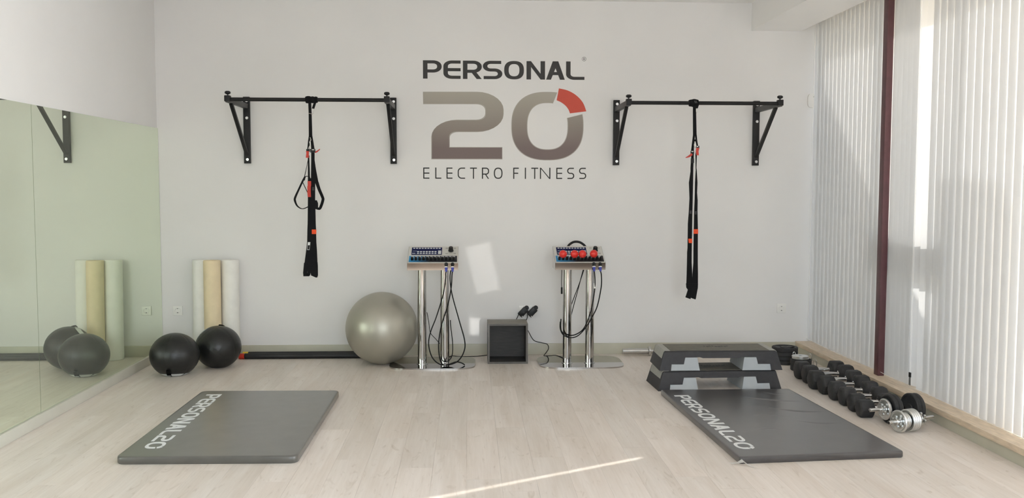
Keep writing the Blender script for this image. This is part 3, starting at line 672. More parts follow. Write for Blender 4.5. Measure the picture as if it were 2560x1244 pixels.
rows('lever', [(1.947, 1.987, 2.014), (1.918, 1.983, 2.007), (1.882, 1.99, 2.01)], 'red_plastic', b, -0.705, 0.010)
rows('long_strap', [(1.95, 1.988, 2.002), (1.887, 1.982, 1.995), (1.845, 1.984, 1.994), (1.772, 1.986, 1.993), (1.753, 1.987, 1.996), (1.642, 1.982, 2.004), (1.555, 1.982, 2.002), (1.486, 1.981, 2.008), (1.393, 1.978, 2.008), (1.243, 1.977, 2.014), (1.067, 1.977, 2.016), (0.935, 1.978, 2.018), (0.838, 1.972, 2.021), (0.746, 1.97, 2.022)], 'webbing', t, -0.7005)
for z in (1.393, 1.383, 1.374): rows('stitching', [(z + 0.0014, 1.938, 1.955), (z - 0.0014, 1.938, 1.955)], 'grey_thread', t, -0.7042, 0.0008)
for z in (1.388, 1.378, 1.368): rows('stitching', [(z + 0.0014, 1.984, 2.0), (z - 0.0014, 1.984, 2.0)], 'grey_thread', t, -0.7047, 0.0008)
rows('marker_tag', [(1.233, 1.975, 2.015), (1.193, 1.975, 2.016)], 'orange', t, -0.7047, 0.003)
rows('marker_tag', [(1.149, 1.929, 1.963), (1.111, 1.934, 1.965)], 'orange', t, -0.7042, 0.003)
rows('grip_pad', [(0.752, 1.916, 2.021), (0.715, 1.919, 2.02), (0.695, 1.933, 2.016)], 'webbing', t, -0.695, 0.016)
rows('handle_grip', [(0.700, 1.936, 1.971), (0.628, 1.913, 1.958), (0.614, 1.952, 1.956)], 'webbing', t, -0.692, 0.020)
rows('handle_grip', [(0.718, 1.965, 2.02), (0.623, 1.962, 2.004), (0.611, 1.996, 2.001)], 'webbing', t, -0.692, 0.021)

# ---------------------------------------------------------------- electro-fitness consoles on chrome stands
def console(cx, bx, label, handle):
    g = 'electro-fitness consoles on chrome stands'
    t = thing('electro_fitness_console', (bx, -0.445, 0), label, 'console', g)
    W = 0.45; x0 = cx - W / 2; x1 = cx + W / 2
    fl = lambda u, v, w: Vector((u, v, w))
    bm = new(); prism(bm, ring2(bx, -0.445, 0.385, 0.285, 64, 4.6), fl, 0.0, 0.012); obj('base_plate', bm, M['stand_steel'], t, 30)
    for dx in (-0.1015, 0.1025):
        bm = new(); cyl(bm, (cx + dx, -0.50, 0.012), (cx + dx, -0.50, 0.90), 0.0395, n=40); c = obj('column', bm, M['stand_steel'], t, 30)
        bm = new(); lathe(bm, [(0.0397, 0), (0.050, 0), (0.050, 0.004), (0.0397, 0.006)], (cx + dx, -0.50, 0.012), (0, 0, 1), 32, closed=True); obj('base_collar', bm, M['steel'], c)
    side = lambda u, v, w: Vector((w, u, v))
    prof = [(-0.62, 0.868), (-0.62, 0.931), (-0.350, 1.060), (-0.335, 1.060), (-0.335, 0.868)]
    bm = new(); prism(bm, prof, side, x0, x1); obj('housing', bm, M['stand_steel'], t, 0)
    A = Vector((x0, -0.62, 0.931)); E = Vector((0, 0.270, 0.129)); Ln = E.length; E.normalize(); Nn = Vector((1, 0, 0)).cross(E)
    top = lambda u, v, w: A + Vector((u, 0, 0)) + E * v + Nn * w
    rc = lambda a, b, c, d: [(a, b), (c, b), (c, d), (a, d)]
    bm = new(); prism(bm, rc(0.003, 0.003, W - 0.003, Ln - 0.003), top, 0.0, 0.003); f = obj('face_plate', bm, M['panel'], t, 0)
    bm = new(); prism(bm, rc(0.030, 0.142, 0.303, 0.274), top, 0.003, 0.005); kp = obj('keypad', bm, M['navy'], t, 0)
    def oval(u, v, a, b):
        bm = new(); prism(bm, ring2(u, v, a, b, 12, 2), top, 0.005, 0.0075); obj('button', bm, M['button'], kp, 30)
    for i in range(10): oval(0.051 + 0.0255 * i, 0.254, 0.0095, 0.0075)
    for i in range(7):
        oval(0.0886 + 0.026 * i, 0.194, 0.0105, 0.0095); oval(0.0886 + 0.026 * i, 0.163, 0.0105, 0.0095)
    bm = new(); prism(bm, rc(0.268, 0.152, 0.296, 0.212), top, 0.005, 0.0075); obj('key', bm, M['button'], kp, 0)
    bm = new(); prism(bm, rc(0.040, 0.205, 0.078, 0.209), top, 0.005, 0.0056); prism(bm, rc(0.036, 0.160, 0.066, 0.172), top, 0.005, 0.0056); obj('legend', bm, M['button'], kp, 0)
    bm = new(); p = top(0.383, 0.212, 0.003); lathe(bm, [(0, 0), (0.024, 0), (0.024, 0.006), (0.021, 0.010), (0.0195, 0.036), (0.017, 0.040), (0, 0.040)], p, Nn, 20); obj('dial', bm, M['black_plastic'], t, 30)
    for u, v in ((0.345, 0.262), (0.418, 0.262), (0.345, 0.164), (0.418, 0.164)):
        bm = new(); band(bm, rc(u - 0.009, v - 0.006, u + 0.009, v + 0.006), rc(u - 0.007, v - 0.004, u + 0.007, v + 0.004), top, 0.003, 0.0036, True); obj('dial_mark', bm, M['dark_metal'], f, 0)
    bm = new(); prism(bm, rc(0.013, 0.014, 0.440, 0.120), top, 0.003, 0.0045); sp = obj('slider_strip', bm, M['strip_grad'], t, 0)
    for i in range(12):
        u = 0.042 + 0.0335 * i
        bm = new(); prism(bm, [(u - 0.009, 0.062), (u + 0.009, 0.062), (u + 0.0115, 0.114), (u - 0.0115, 0.114)], top, 0.0045, 0.0055); obj('channel_plate', bm, M['button'], sp, 0)
        bm = new(); p = top(u, 0.050, 0.0045); lathe(bm, [(0, 0), (0.0120, 0), (0.0118, 0.006), (0.0105, 0.026), (0.008, 0.029), (0, 0.029)], p, Nn, 12); obj('channel_knob', bm, M['black_plastic'], sp, 30)
    for u in (0.345, 0.401):
        bm = new(); cyl(bm, (x0 + u, -0.618, 0.920), (x0 + u, -0.626, 0.920), 0.017, n=18); obj('output_jack', bm, M['black_plastic'], t)
    if handle:
        bm = new(); P = spline([(x0 + 0.140, -0.332, 1.048), (x0 + 0.158, -0.322, 1.074), (x0 + 0.200, -0.314, 1.098), (x0 + 0.250, -0.314, 1.097), (x0 + 0.290, -0.322, 1.074), (x0 + 0.310, -0.332, 1.048)], 6)
        tube(bm, P, 0.011, 10, 0); obj('carrying_handle', bm, M['black_plastic'], t)
    return t, x0, top
def lead(x, path, label, marker=None):
    t = thing('electrode_cable', (x, -0.64, 0.86), label, 'cable', 'black electrode cables plugged into the consoles')
    d = Vector((0, -0.020, -0.060)); p = Vector((x, -0.630, 0.926))
    bm = new(); cyl(bm, p, p + d * 0.42, 0.0145, n=14, bev=0.002); obj('plug_body', bm, M['black_plastic'], t)
    bm = new(); cyl(bm, p + d * 0.42, p + d * 0.56, 0.0150, n=14); obj('plug_ring', bm, M['white_plastic'], t)
    bm = new(); cyl(bm, p + d * 0.56, p + d * 1.16, 0.0140, 0.0085, n=14); obj('plug_sleeve', bm, M['blue_plug'], t)
    bm = new(); tube(bm, [p + d * 1.1] + path, 0.0052, 8, 6); obj('cord', bm, M['cable'], t)
    if marker:
        bm = new(); box(bm, marker, (0.020, 0.012, 0.046), 0.002); obj('cord_label', bm, M['white_plastic'], t)
console(-0.3275, -0.335, 'left electro-fitness console on two chrome columns, beside the silver ball', False)
lead(-0.2075, [(-0.212, -0.662, 0.84), (-0.213, -0.66, 0.794), (-0.235, -0.66, 0.654), (-0.296, -0.655, 0.455), (-0.346, -0.65, 0.325), (-0.364, -0.65, 0.215), (-0.337, -0.65, 0.104), (-0.277, -0.645, 0.039), (-0.198, -0.64, 0.025), (-0.108, -0.64, 0.058), (-0.053, -0.64, 0.143), (-0.046, -0.64, 0.243), (-0.097, -0.64, 0.434), (-0.156, -0.64, 0.654), (-0.174, -0.62, 0.790), (-0.168, -0.58, 0.862)], 'wide looping black cable from the left socket of the left console')
lead(-0.1515, [(-0.156, -0.655, 0.83), (-0.164, -0.65, 0.713), (-0.196, -0.63, 0.553), (-0.252, -0.61, 0.373), (-0.277, -0.60, 0.213), (-0.268, -0.61, 0.082), (-0.235, -0.62, 0.022), (-0.17, -0.60, 0.03), (-0.12, -0.60, 0.045), (-0.075, -0.60, 0.035), (-0.045, -0.60, 0.017)], 'narrow hanging black cable from the right socket of the left console')
bm = new(); tube(bm, [(-0.176, -0.455, 0.40), (-0.172, -0.47, 0.34), (-0.156, -0.50, 0.207), (-0.158, -0.53, 0.10), (-0.185, -0.575, 0.055), (-0.225, -0.60, 0.047), (-0.245, -0.59, 0.060), (-0.252, -0.575, 0.085)], 0.0040, 8, 6)
single('power_cable', bm, M['cable'], 'thin black cable bunched at the foot of the left console', 'cable', base=(-0.176, -0.455, 0.02))
bm = new(); tube(bm, [(-0.387, -0.458, 0.47), (-0.384, -0.445, 0.455), (-0.370, -0.43, 0.363), (-0.357, -0.43, 0.28), (-0.310, -0.43, 0.225), (-0.272, -0.455, 0.185)], 0.0030, 7, 6)
single('thin_wire', bm, M['cable'], 'short thin black wire between the columns of the left console', 'wire', base=(-0.387, -0.458, 0.185))
_, cx0, ctop = console(0.983, 1.005, 'right electro-fitness console carrying four red balls', True)
lead(cx0 + 0.345, [(1.106, -0.662, 0.83), (1.111, -0.655, 0.75), (1.105, -0.64, 0.649), (1.081, -0.60, 0.489), (1.027, -0.565, 0.338), (0.952, -0.555, 0.278), (0.881, -0.555, 0.273), (0.830, -0.535, 0.300), (0.822, -0.50, 0.345), (0.829, -0.455, 0.404)], 'black cable with a white cord label on the right console', (1.109, -0.650, 0.728))
lead(cx0 + 0.401, [(1.166, -0.66, 0.82), (1.166, -0.655, 0.718), (1.137, -0.63, 0.548), (1.097, -0.60, 0.447), (1.043, -0.575, 0.346), (0.973, -0.56, 0.268), (0.903, -0.56, 0.250), (0.842, -0.545, 0.274), (0.818, -0.51, 0.324), (0.823, -0.455, 0.378)], 'outermost black cable from the right socket of the right console')
bm = new()
for p in ([(1.044, -0.43, 0.868), (0.996, -0.42, 0.716), (0.940, -0.43, 0.572), (0.915, -0.45, 0.50)], [(1.036, -0.43, 0.868), (0.986, -0.42, 0.664), (0.941, -0.43, 0.499), (0.92, -0.45, 0.42)]): tube(bm, p, 0.0036, 7, 6)
single('power_cable', bm, M['cable'], 'twin thin cables crossing behind the columns of the right console', 'cable', base=(0.98, -0.43, 0.42))
bm = new(); tube(bm, [(0.834, -0.46, 0.868), (0.832, -0.462, 0.75), (0.834, -0.463, 0.69)], 0.003, 7, 4); cyl(bm, (0.834, -0.463, 0.695), (0.834, -0.463, 0.635), 0.008, n=10)
single('hanging_plug', bm, M['cable'], 'thin lead with a black plug hanging at the left column of the right console', 'plug', base=(0.834, -0.46, 0.635))
for u, v, lb in ((0.072, 0.052, 'leftmost of the four red balls on the right console'), (0.174, 0.052, 'second red ball from the left on the right console'), (0.246, 0.052, 'third red ball from the left on the right console'), (0.348, 0.056, 'rightmost of the four red balls, beside the black dial')):
    p = ctop(u, v, 0.060); bm = new(); ball(bm, p, 0.0355, 28, 18); single('red_ball', bm, M['red_ball'], lb, 'ball', 'red balls on the right console', p, 60)

# ---------------------------------------------------------------- balls and rollers
bm = new(); ball(bm, (-0.797, -0.42, 0.326), 0.326, 96, 64); gb = single('exercise_ball', bm, M['gym_ball'], 'large silver exercise ball on the floor against the left console', 'ball', None, (-0.797, -0.42, 0.0), 80)
WLR = gb.name
bm = new(); lathe(bm, [(0, 0.0), (0.010, 0.0), (0.012, 0.003), (0, 0.004)], (-0.797 - 0.325 * 0.2, -0.42 + 0.325 * 0.9, 0.326 + 0.325 * 0.38), (-0.2, 0.9, 0.38), 12)
bmesh.ops.translate(bm, verts=bm.verts, vec=(0.797, 0.42, 0.0)); v = obj('valve_plug', bm, M['white_plastic'], gb)

def wall_ball(c, r, sq, pole, spin, label):
    t = thing('wall_ball', (c[0], c[1], 0), label, 'ball', 'black leather wall balls by the mirror')
    d = Vector(pole).normalized(); x, y, d = basis(d)
    Rm = Matrix((x, y, d)).transposed().to_4x4() @ Matrix.Rotation(spin, 4, 'Z')
    bm = new(); vs = ball(bm, (0, 0, 0), r, 96, 64)
    for v in bm.verts:                                   # stitched seams: six gores and a ring, pressed in a little
        q = v.co.normalized(); lat = math.asin(max(-1, min(1, q.z))); lon = math.atan2(q.y, q.x)
        k = abs(((lon / (PI / 3)) + 0.5) % 1 - 0.5) * (PI / 3) * math.cos(lat)
        s = math.exp(-(k / 0.018) ** 2) * (1 if abs(lat) < 1.15 else 0)
        s2 = math.exp(-((abs(lat) - 0.60) / 0.018) ** 2)
        v.co = v.co * (1 - 0.010 * max(s, s2))
        w = Rm @ v.co; v.co = Vector((w.x * sq[0], w.y * sq[1], w.z * sq[2])) + Vector(c)
        v.co.z = max(v.co.z, 0.001)
    obj('shell', bm, M['leather'], t, 80)
    def cap(a0, a1, l0, l1, rr, n=14):
        bm = new(); g = []
        for i in range(n + 1):
            row = []
            for j in range(5):
                a = a0 + (a1 - a0) * i / n; l = l0 + (l1 - l0) * j / 4
                for k in (rr, rr + 0.002):
                    q = Rm @ Vector((k * math.cos(l) * math.cos(a), k * math.cos(l) * math.sin(a), k * math.sin(l)))
                    row.append(bm.verts.new((q.x * sq[0] + c[0], q.y * sq[1] + c[1], max(0.0005, q.z * sq[2] + c[2]))))
            g.append(row)
        for i in range(n):
            for j in range(4):
                for k in (0, 1): bm.faces.new((g[i][2 * j + k], g[i + 1][2 * j + k], g[i + 1][2 * j + 2 + k], g[i][2 * j + 2 + k]))
        return bm
    for i in range(6): obj('label_panel', cap(i * PI / 3 + 0.07, (i + 1) * PI / 3 - 0.07, 0.95, 1.20, r), M['white_print'], t, 60, 'white printed label panel')
    bm = new(); q = [Rm @ Vector(p) for p in ((r * 0.62, 0.0, r * 0.78), (r * 0.75, 0, r * 0.86), (r * 0.88, 0, r * 0.66), (r * 0.80, 0, r * 0.60))]
    w = Rm @ Vector((0, 0.014, 0))
    A = [Vector((p.x * sq[0] + c[0], p.y * sq[1] + c[1], max(0.012, p.z * sq[2] + c[2]))) for p in q]
    P = spline(A, 4); L = [bm.verts.new(p + w) for p in P]; R = [bm.verts.new(p - w) for p in P]
    for i in range(len(P) - 1): bm.faces.new((L[i], L[i + 1], R[i + 1], R[i]))
    bmesh.ops.solidify(bm, geom=bm.faces[:], thickness=0.004)
    obj('pull_tab', bm, M['webbing'], t, 60)
wall_ball((-2.512, -0.855, 0.172), 0.200, (1.02, 1.0, 0.93), (0.0, -0.10, -1.0), PI, 'black leather wall ball nearest the mirror and camera')
wall_ball((-2.236, -0.515, 0.178), 0.198, (1.0, 1.0, 0.955), (-0.72, 0.30, 0.62), 2.4, 'black leather wall ball in front of the foam rollers')

def roller(x, y, r, h, mat, label, lean):
    bm = new(); lathe(bm, [(0, 0), (r - 0.005, 0), (r, 0.005), (r, h - 0.005), (r - 0.005, h), (0.022, h), (0.020, h - 0.03), (0, h - 0.03)], (x, y, 0), lean, 48)
    single('foam_roller', bm, M[mat], label, 'roller', 'foam rollers standing against the back wall', (x, y, 0))
roller(-2.487, -0.125, 0.082, 0.925, 'foam_white', 'white foam roller on the left, next to the wall socket', (0.0, 0.02, 1))
roller(-2.360, -0.226, 0.076, 0.928, 'foam_cream', 'cream foam roller standing between the two white ones', (-0.004, 0.02, 1))
roller(-2.228, -0.120, 0.082, 0.925, 'foam_white', 'white foam roller on the right, partly behind the wall ball', (0.0, 0.02, 1))

# ---------------------------------------------------------------- weighted bars on the floor by the wall
def body_bar(y, z, x0, x1, cap, label):
    t = thing('weighted_bar', ((x0 + x1) / 2, y, 0), label, 'bar', 'black foam-covered bars along the baseboard')
    bm = new(); cyl(bm, (x0, y, z), (x1, y, z), 0.026, n=24, bev=0.004); obj('foam_sleeve', bm, M['bar_foam'], t)
    for a, b in ((x0 + 0.002, x0 - 0.052), (x1 - 0.002, x1 + 0.052)):
        bm = new(); cyl(bm, (a, y, z), (b, y, z), 0.0265, n=20, bev=0.005); obj('end_cap', bm, M[cap], t)
body_bar(-0.150, 0.0268, -2.097, -0.86, 'red_plastic', 'front black foam bar with a red end cap behind the wall ball')
body_bar(-0.083, 0.0300, -2.078, -0.85, 'yellow_plastic', 'rear black foam bar with a yellow end cap, against the baseboard')

# ---------------------------------------------------------------- exercise mats
def mat_thing(cs, mat, th, rc, wr, label):
    """rounded quadrilateral slab; cs = near-left, near-right, far-right, far-left"""
    c = sum((Vector((*p, 0)) for p in cs), Vector()) / 4
    t = thing('exercise_mat', (c.x, c.y, 0), label, 'mat', 'exercise mats lettered PERSONAL20')
    out = []
    for i in range(4):
        p = Vector(cs[i]); a = (Vector(cs[i - 1]) - p).normalized(); b = (Vector(cs[(i + 1) % 4]) - p).normalized()
        for j in range(7):
            s = j / 6; out.append((p + a * rc * (1 - s) ** 2 + b * rc * s ** 2))
    bm = new(); prev = None; e = 0.010
    for ins, z in ((e * 0.6, 0.0), (0.0, e * 0.7), (0.0, th - e), (e * 0.3, th - e * 0.3), (e, th)):
        rg = [bm.verts.new((*(p + (Vector((c.x, c.y)) - p).normalized() * ins), z)) for p in out]
        if prev:
            for i in range(len(rg)): bm.faces.new((prev[i], prev[(i + 1) % len(rg)], rg[(i + 1) % len(rg)], rg[i]))
        else: bm.faces.new(rg[::-1])
        prev = rg
    # top grid so that the cover can crease
    inner = [(p + (Vector((c.x, c.y)) - p).normalized() * 0.03) for p in out]
    rg = [bm.verts.new((*p, th)) for p in inner]
    for i in range(len(rg)): bm.faces.new((prev[i], prev[(i + 1) % len(rg)], rg[(i + 1) % len(rg)], rg[i]))
    bm.faces.new(rg)
    obj('cover', bm, M[mat], t, 50)
    for (x, y, l, a, h, w) in wr:
        bm = new(); L, R, T = [], [], []; d = Vector((math.cos(a), math.sin(a))); n = Vector((-d.y, d.x))
        K = 14; g = []
        for i in range(K + 1):
            s = i / K; p = Vector((x, y)) + d * (l * (s - 0.5)) + n * (0.03 * math.sin(s * 5 + x * 9)); hh = h * math.sin(PI * s) ** 0.8
            g.append([bm.verts.new((*(p + n * (w * q)), th - 0.0012 + hh * math.cos(q * PI / 2) ** 1.5)) for q in (-1, -0.5, 0, 0.35, 0.7, 1)])
        for A, B in zip(g, g[1:]):
            for j in range(5): bm.faces.new((A[j], A[j + 1], B[j + 1], B[j]))
        obj('crease', bm, M[mat], t, 80)
    return t
def mat_text(t, p0, p1, vdir, h, th):
    """PERSONAL20 from p0 to p1, letters standing along vdir"""
    U = (Vector(p1) - Vector(p0)); Lh = U.length; U.normalize(); V = Vector(vdir).normalized()
    fr = lambda u, v, w: Vector((p0[0] + U.x * u + V.x * v, p0[1] + U.y * u + V.y * v, th + w))
    ws = [('P', 1.0), ('E', 0.95), ('R', 1.0), ('S', 1.0), ('O', 1.1), ('N', 1.08), ('A', 1.05), ('L', 0.9), ('2', 1.05), ('0', 1.15)]
    gap = 0.14; tot = sum(w for _, w in ws) + gap * (len(ws) - 1); s = Lh / tot; u = 0
    for ch, w in ws:
        bm = new(); glyph(bm, ch, u, u + w * s, 0, h, s * 0.255, h * 0.165, fr, 0.0, 0.0012, 1.2); obj('letter', bm, M['white_print'], t, 0); u += (w + gap) * s
t = mat_thing([(-2.046, -3.43), (-1.000, -3.45), (-1.000, -1.71), (-2.046, -1.69)], 'vinyl', 0.044, 0.055, [], 'grey exercise mat lettered PERSONAL20 on the left of the floor')
mat_text(t, (-1.972, -1.825), (-1.950, -3.262), (1, 0.02), 0.112, 0.0445)
t = mat_thing([(1.562, -3.565), (2.577, -3.478), (2.482, -1.765), (1.474, -1.765)], 'vinyl_black', 0.040, 0.02,
              [(2.24, -2.12, 0.50, -0.20, 0.006, 0.035), (2.30, -2.45, 0.42, -0.26, 0.007, 0.035), (2.05, -2.60, 0.30, 0.05, 0.004, 0.03), (2.33, -2.78, 0.36, -0.22, 0.005, 0.03), (1.93, -2.95, 0.22, -0.15, 0.004, 0.025), (2.31, -1.92, 0.18, -0.35, 0.005, 0.03)],
              'black creased exercise mat lettered PERSONAL20 in front of the step platforms')
mat_text(t, (1.532, -1.975), (1.606, -3.40), (1, 0.04), 0.110, 0.0405)
bm = new(); A = [(1.50, -3.545, 0.004), (1.545, -3.565, 0.012), (1.568, -3.585, 0.036), (1.60, -3.60, 0.010), (1.628, -3.64, 0.002)]
B = [(1.515, -3.57, 0.003), (1.55, -3.58, 0.010), (1.575, -3.602, 0.022), (1.598, -3.612, 0.008), (1.622, -3.645, 0.002)]
L = [bm.verts.new(p) for p in A]; R = [bm.verts.new(p) for p in B]
for i in range(4): bm.faces.new((L[i], L[i + 1], R[i + 1], R[i]))
bmesh.ops.solidify(bm, geom=bm.faces[:], thickness=0.001); obj('corner_flap', bm, M['white_plastic'], t, 60, 'thin white flap')  # thin white flap at the near corner of the mat

# ---------------------------------------------------------------- step platforms
def step(cx, cy, z0, rot, L, D, label):
    t = thing('step_platform', (cx, cy, z0), label, 'step', 'stacked aerobic step platforms')
    Rz = Matrix.Rotation(rot, 4, 'Z'); H = 0.150; K = L / 2
    def F(x, y, z):                                     # front and back faces lean inwards
        s = z / H; yy = y * (D / 2 - 0.022 * s) / (D / 2)
        return Rz @ Vector((x, yy, 0)) + Vector((cx, cy, z0 + z))
    half = [(-K, 0), (-K + 0.090, 0), (-K + 0.096, 0.050), (-K + 0.200, 0.050), (-K + 0.212, 0.103), (-K + 0.325, 0.103), (-K + 0.350, 0.096)]
    topz = [(-K + 0.052, H - 0.016), (-K + 0.036, H)]
    right = [(-x, z) for x, z in half[::-1]]
    outl = half + right + [(K - 0.040, H - 0.010), (K - 0.050, H), (-K + 0.050, H), (-K + 0.040, H - 0.010)]
    bm = new(); rings = []
    for y, ins in ((-D / 2, 0.0), (D / 2, 0.0)):
        rings.append([bm.verts.new(F(x, y, z)) for x, z in outl])
    f = bm.faces.new(rings[0][::-1]); g = bm.faces.new(rings[1]); n = len(outl)
    for i in range(n): bm.faces.new((rings[0][i], rings[0][(i + 1) % n], rings[1][(i + 1) % n], rings[1][i]))
    es = [e for e in bm.edges if all(abs((v.co.z - z0) - H) < 0.002 for v in e.verts) and abs(e.verts[0].co.x - e.verts[1].co.x) > 0.5]
    bmesh.ops.bevel(bm, geom=es, offset=0.014, segments=4, affect='EDGES', profile=0.5)
    obj('shell', bm, M['step_shell'], t, 35)
    for s in (-1, 1):                                    # the grey riser block under each end
        blk = [(-K + 0.092, 0.0), (-K + 0.322, 0.0), (-K + 0.304, 0.101), (-K + 0.208, 0.101), (-K + 0.196, 0.048), (-K + 0.098, 0.048)]
        bm = new(); A = [bm.verts.new(F(s * -x if s == 1 else x, -D / 2 - 0.001, z)) for x, z in blk]; B = [bm.verts.new(F(s * -x if s == 1 else x, D / 2 - 0.03, z)) for x, z in blk]
        bm.faces.new(A); bm.faces.new(B[::-1])
        for i in range(6): bm.faces.new((A[i], A[(i + 1) % 6], B[(i + 1) % 6], B[i]))
        obj('riser_block', bm, M['step_block'], t, 0)
    bm = new(); a, b = K - 0.095, D / 2 - 0.048
    for z in (H - 0.002, H + 0.003):
        for x, y in ((-a, -b), (a, -b), (a, b), (-a, b)): bm.verts.new(Rz @ Vector((x, y, 0)) + Vector((cx, cy, z0 + z)))
    bm.verts.ensure_lookup_table(); V = bm.verts
    for q in ((0, 1, 2, 3), (4, 5, 6, 7), (0, 1, 5, 4), (1, 2, 6, 5), (2, 3, 7, 6), (3, 0, 4, 7)): bm.faces.new([V[i] for i in q])
    tr = obj('tread', bm, M['step_tread'], t, 0)
    bm = new(); rnd = random.Random(3)
    x = -0.085
    while x < 0.11:                                      # worn embossed mark, not legible
        w = rnd.choice((0.010, 0.014, 0.018)); y = rnd.choice((-0.012, 0.0, 0.010))
        box(bm, Rz @ Vector((x + w / 2, y + 0.03, 0)) + Vector((cx, cy, z0 + H + 0.0035)), (w, 0.032, 0.002), 0, Rz); x += w + 0.008
    obj('embossed_mark', bm, M['step_shell'], tr, 0)
    for s in (-1, 1):                                    # grey rubber band wrapping each end of the deck
        pr = [(K - 0.094, H + 0.0008), (K - 0.049, H + 0.0008), (K - 0.0385, H - 0.010), (K - 0.0245, H - 0.060)]
        bm = new(); g = []
        for x, z in pr:
            q = [Rz @ Vector((s * (x + e), y, 0)) + Vector((cx, cy, z0 + z + e)) for e in (0.0, 0.002) for y in (-D / 2 + 0.040, D / 2 - 0.040)]
            g.append([bm.verts.new(v) for v in (q[0], q[1], q[3], q[2])])
        for A, B in zip(g, g[1:]):
            for j in range(4): bm.faces.new((A[j], A[(j + 1) % 4], B[(j + 1) % 4], B[j]))
        bm.faces.new(g[0]); bm.faces.new(g[-1])
        obj('end_band', bm, M['step_band'], t, 30)
    return t
step(1.972, -1.425, 0.0, math.radians(2.6), 1.0, 0.405, 'lower black step platform with grey risers, on the floor behind the mat')
step(1.992, -1.408, 0.1545, math.radians(-0.4), 0.985, 0.400, 'upper black step platform stacked on top of another')

# ---------------------------------------------------------------- barbell lying along the wall behind the steps
t = thing('barbell', (2.05, -0.115, 0), 'steel barbell on the floor by the wall, its sleeve showing left of the steps', 'barbell')
for a, b, c_, d_ in ((1.452, 1.700, 1.700, 1.722), (2.40, 2.60, 2.38, 2.40)):
    bm = new(); cyl(bm, (a, -0.115, 0.0445), (b, -0.115, 0.0445), 0.025, n=28, bev=0.003); obj('sleeve', bm, M['steel'], t)
    bm = new(); cyl(bm, (c_, -0.115, 0.0445), (d_, -0.115, 0.0445), 0.0435, n=28, bev=0.003); obj('collar', bm, M['steel'], t)
bm = new(); cyl(bm, (1.72, -0.115, 0.0445), (2.39, -0.115, 0.0445), 0.0145, n=20); obj('shaft', bm, M['steel'], t)

# ---------------------------------------------------------------- weight plates
def plate(c, axis, r, hole, th, mat, name, label, cat, group, rim=True, handles=False, parent=None):
    R = r; h = th / 2
    if rim: pr = [(hole, -h * 0.8), (hole * 1.9, -h * 0.8), (hole * 2.1, -h * 0.45), (R * 0.80, -h * 0.45), (R * 0.85, -h), (R - 0.006, -h), (R, -h + 0.006), (R, h - 0.006), (R - 0.006, h), (R * 0.85, h), (R * 0.80, h * 0.45), (hole * 2.1, h * 0.45), (hole * 1.9, h * 0.8), (hole, h * 0.8)]
    else: pr = [(hole, -h), (R - 0.003, -h), (R, -h + 0.003), (R, h - 0.003), (R - 0.003, h), (hole, h)]
    bm = new(); lathe(bm, pr, c, axis, 48, closed=True)
    if parent is not None: return obj(name, bm, M[mat], parent, 35)
    base = (c[0], c[1], c[2] - h)
    return single(name, bm, M[mat], label, cat, group, base, 35)
ords = ['bottom black plate of the large stack behind the steps', 'second black plate up in the large stack behind the steps', 'third black plate up in the large stack behind the steps']
for i in range(3): plate((2.876, -0.535, 0.019 + 0.0385 * i), (0, 0, 1), 0.116, 0.026, 0.038, 'rubber', 'weight_plate', ords[i], 'plate', 'large black plates stacked by the sill')
t = thing('grip_plate', (2.876, -0.535, 0.1155), 'topmost large black plate with a three-armed grip face', 'plate', 'large black plates stacked by the sill')
c = Vector((2.876, -0.535, 0.1155))
bm = new(); lathe(bm, [(0.086, 0.0), (0.112, 0.0), (0.116, 0.006), (0.116, 0.032), (0.110, 0.038), (0.092, 0.038), (0.086, 0.030)], c, (0, 0, 1), 48, closed=True); obj('rim', bm, M['rubber'], t, 35)
bm = new(); lathe(bm, [(0.026, 0.004), (0.044, 0.004), (0.046, 0.028), (0.042, 0.036), (0.026, 0.036)], c, (0, 0, 1), 32, closed=True); obj('hub', bm, M['rubber'], t, 35)
bm = new(); lathe(bm, [(0.0245, 0.004), (0.0265, 0.004), (0.0265, 0.0375), (0.0245, 0.0375)], c, (0, 0, 1), 28, closed=True); obj('bushing', bm, M['steel'], t, 35)
for k in range(3):
    a = k * 2 * PI / 3 + 0.6; d = Vector((math.cos(a), math.sin(a), 0)); bm = new()
    box(bm, c + d * 0.066 + Vector((0, 0, 0.018)), (0.062, 0.060, 0.026), 0.005, Matrix.Rotation(a, 4, 'Z')); obj('spoke', bm, M['dark_metal'], t)
for i, lb in enumerate(('lower small black plate under the chrome discs', 'upper small black plate under the chrome discs')):
    plate((2.908, -0.862, 0.0255 + 0.0505 * i), (0, 0, 1), 0.090, 0.015, 0.050, 'rubber', 'weight_plate', lb, 'plate', 'small black plates by the dumbbells')
for i, lb in enumerate(('lower chrome disc on the small black plates', 'topmost chrome disc on the small plate stack')):
    plate((2.904 - 0.004 * i, -0.862, 0.1085 + 0.0145 * i), (0, 0, 1), 0.074 - 0.002 * i, 0.013, 0.013, 'cast_chrome', 'chrome_plate', lb, 'plate', 'chrome discs on the small plate stack', False)
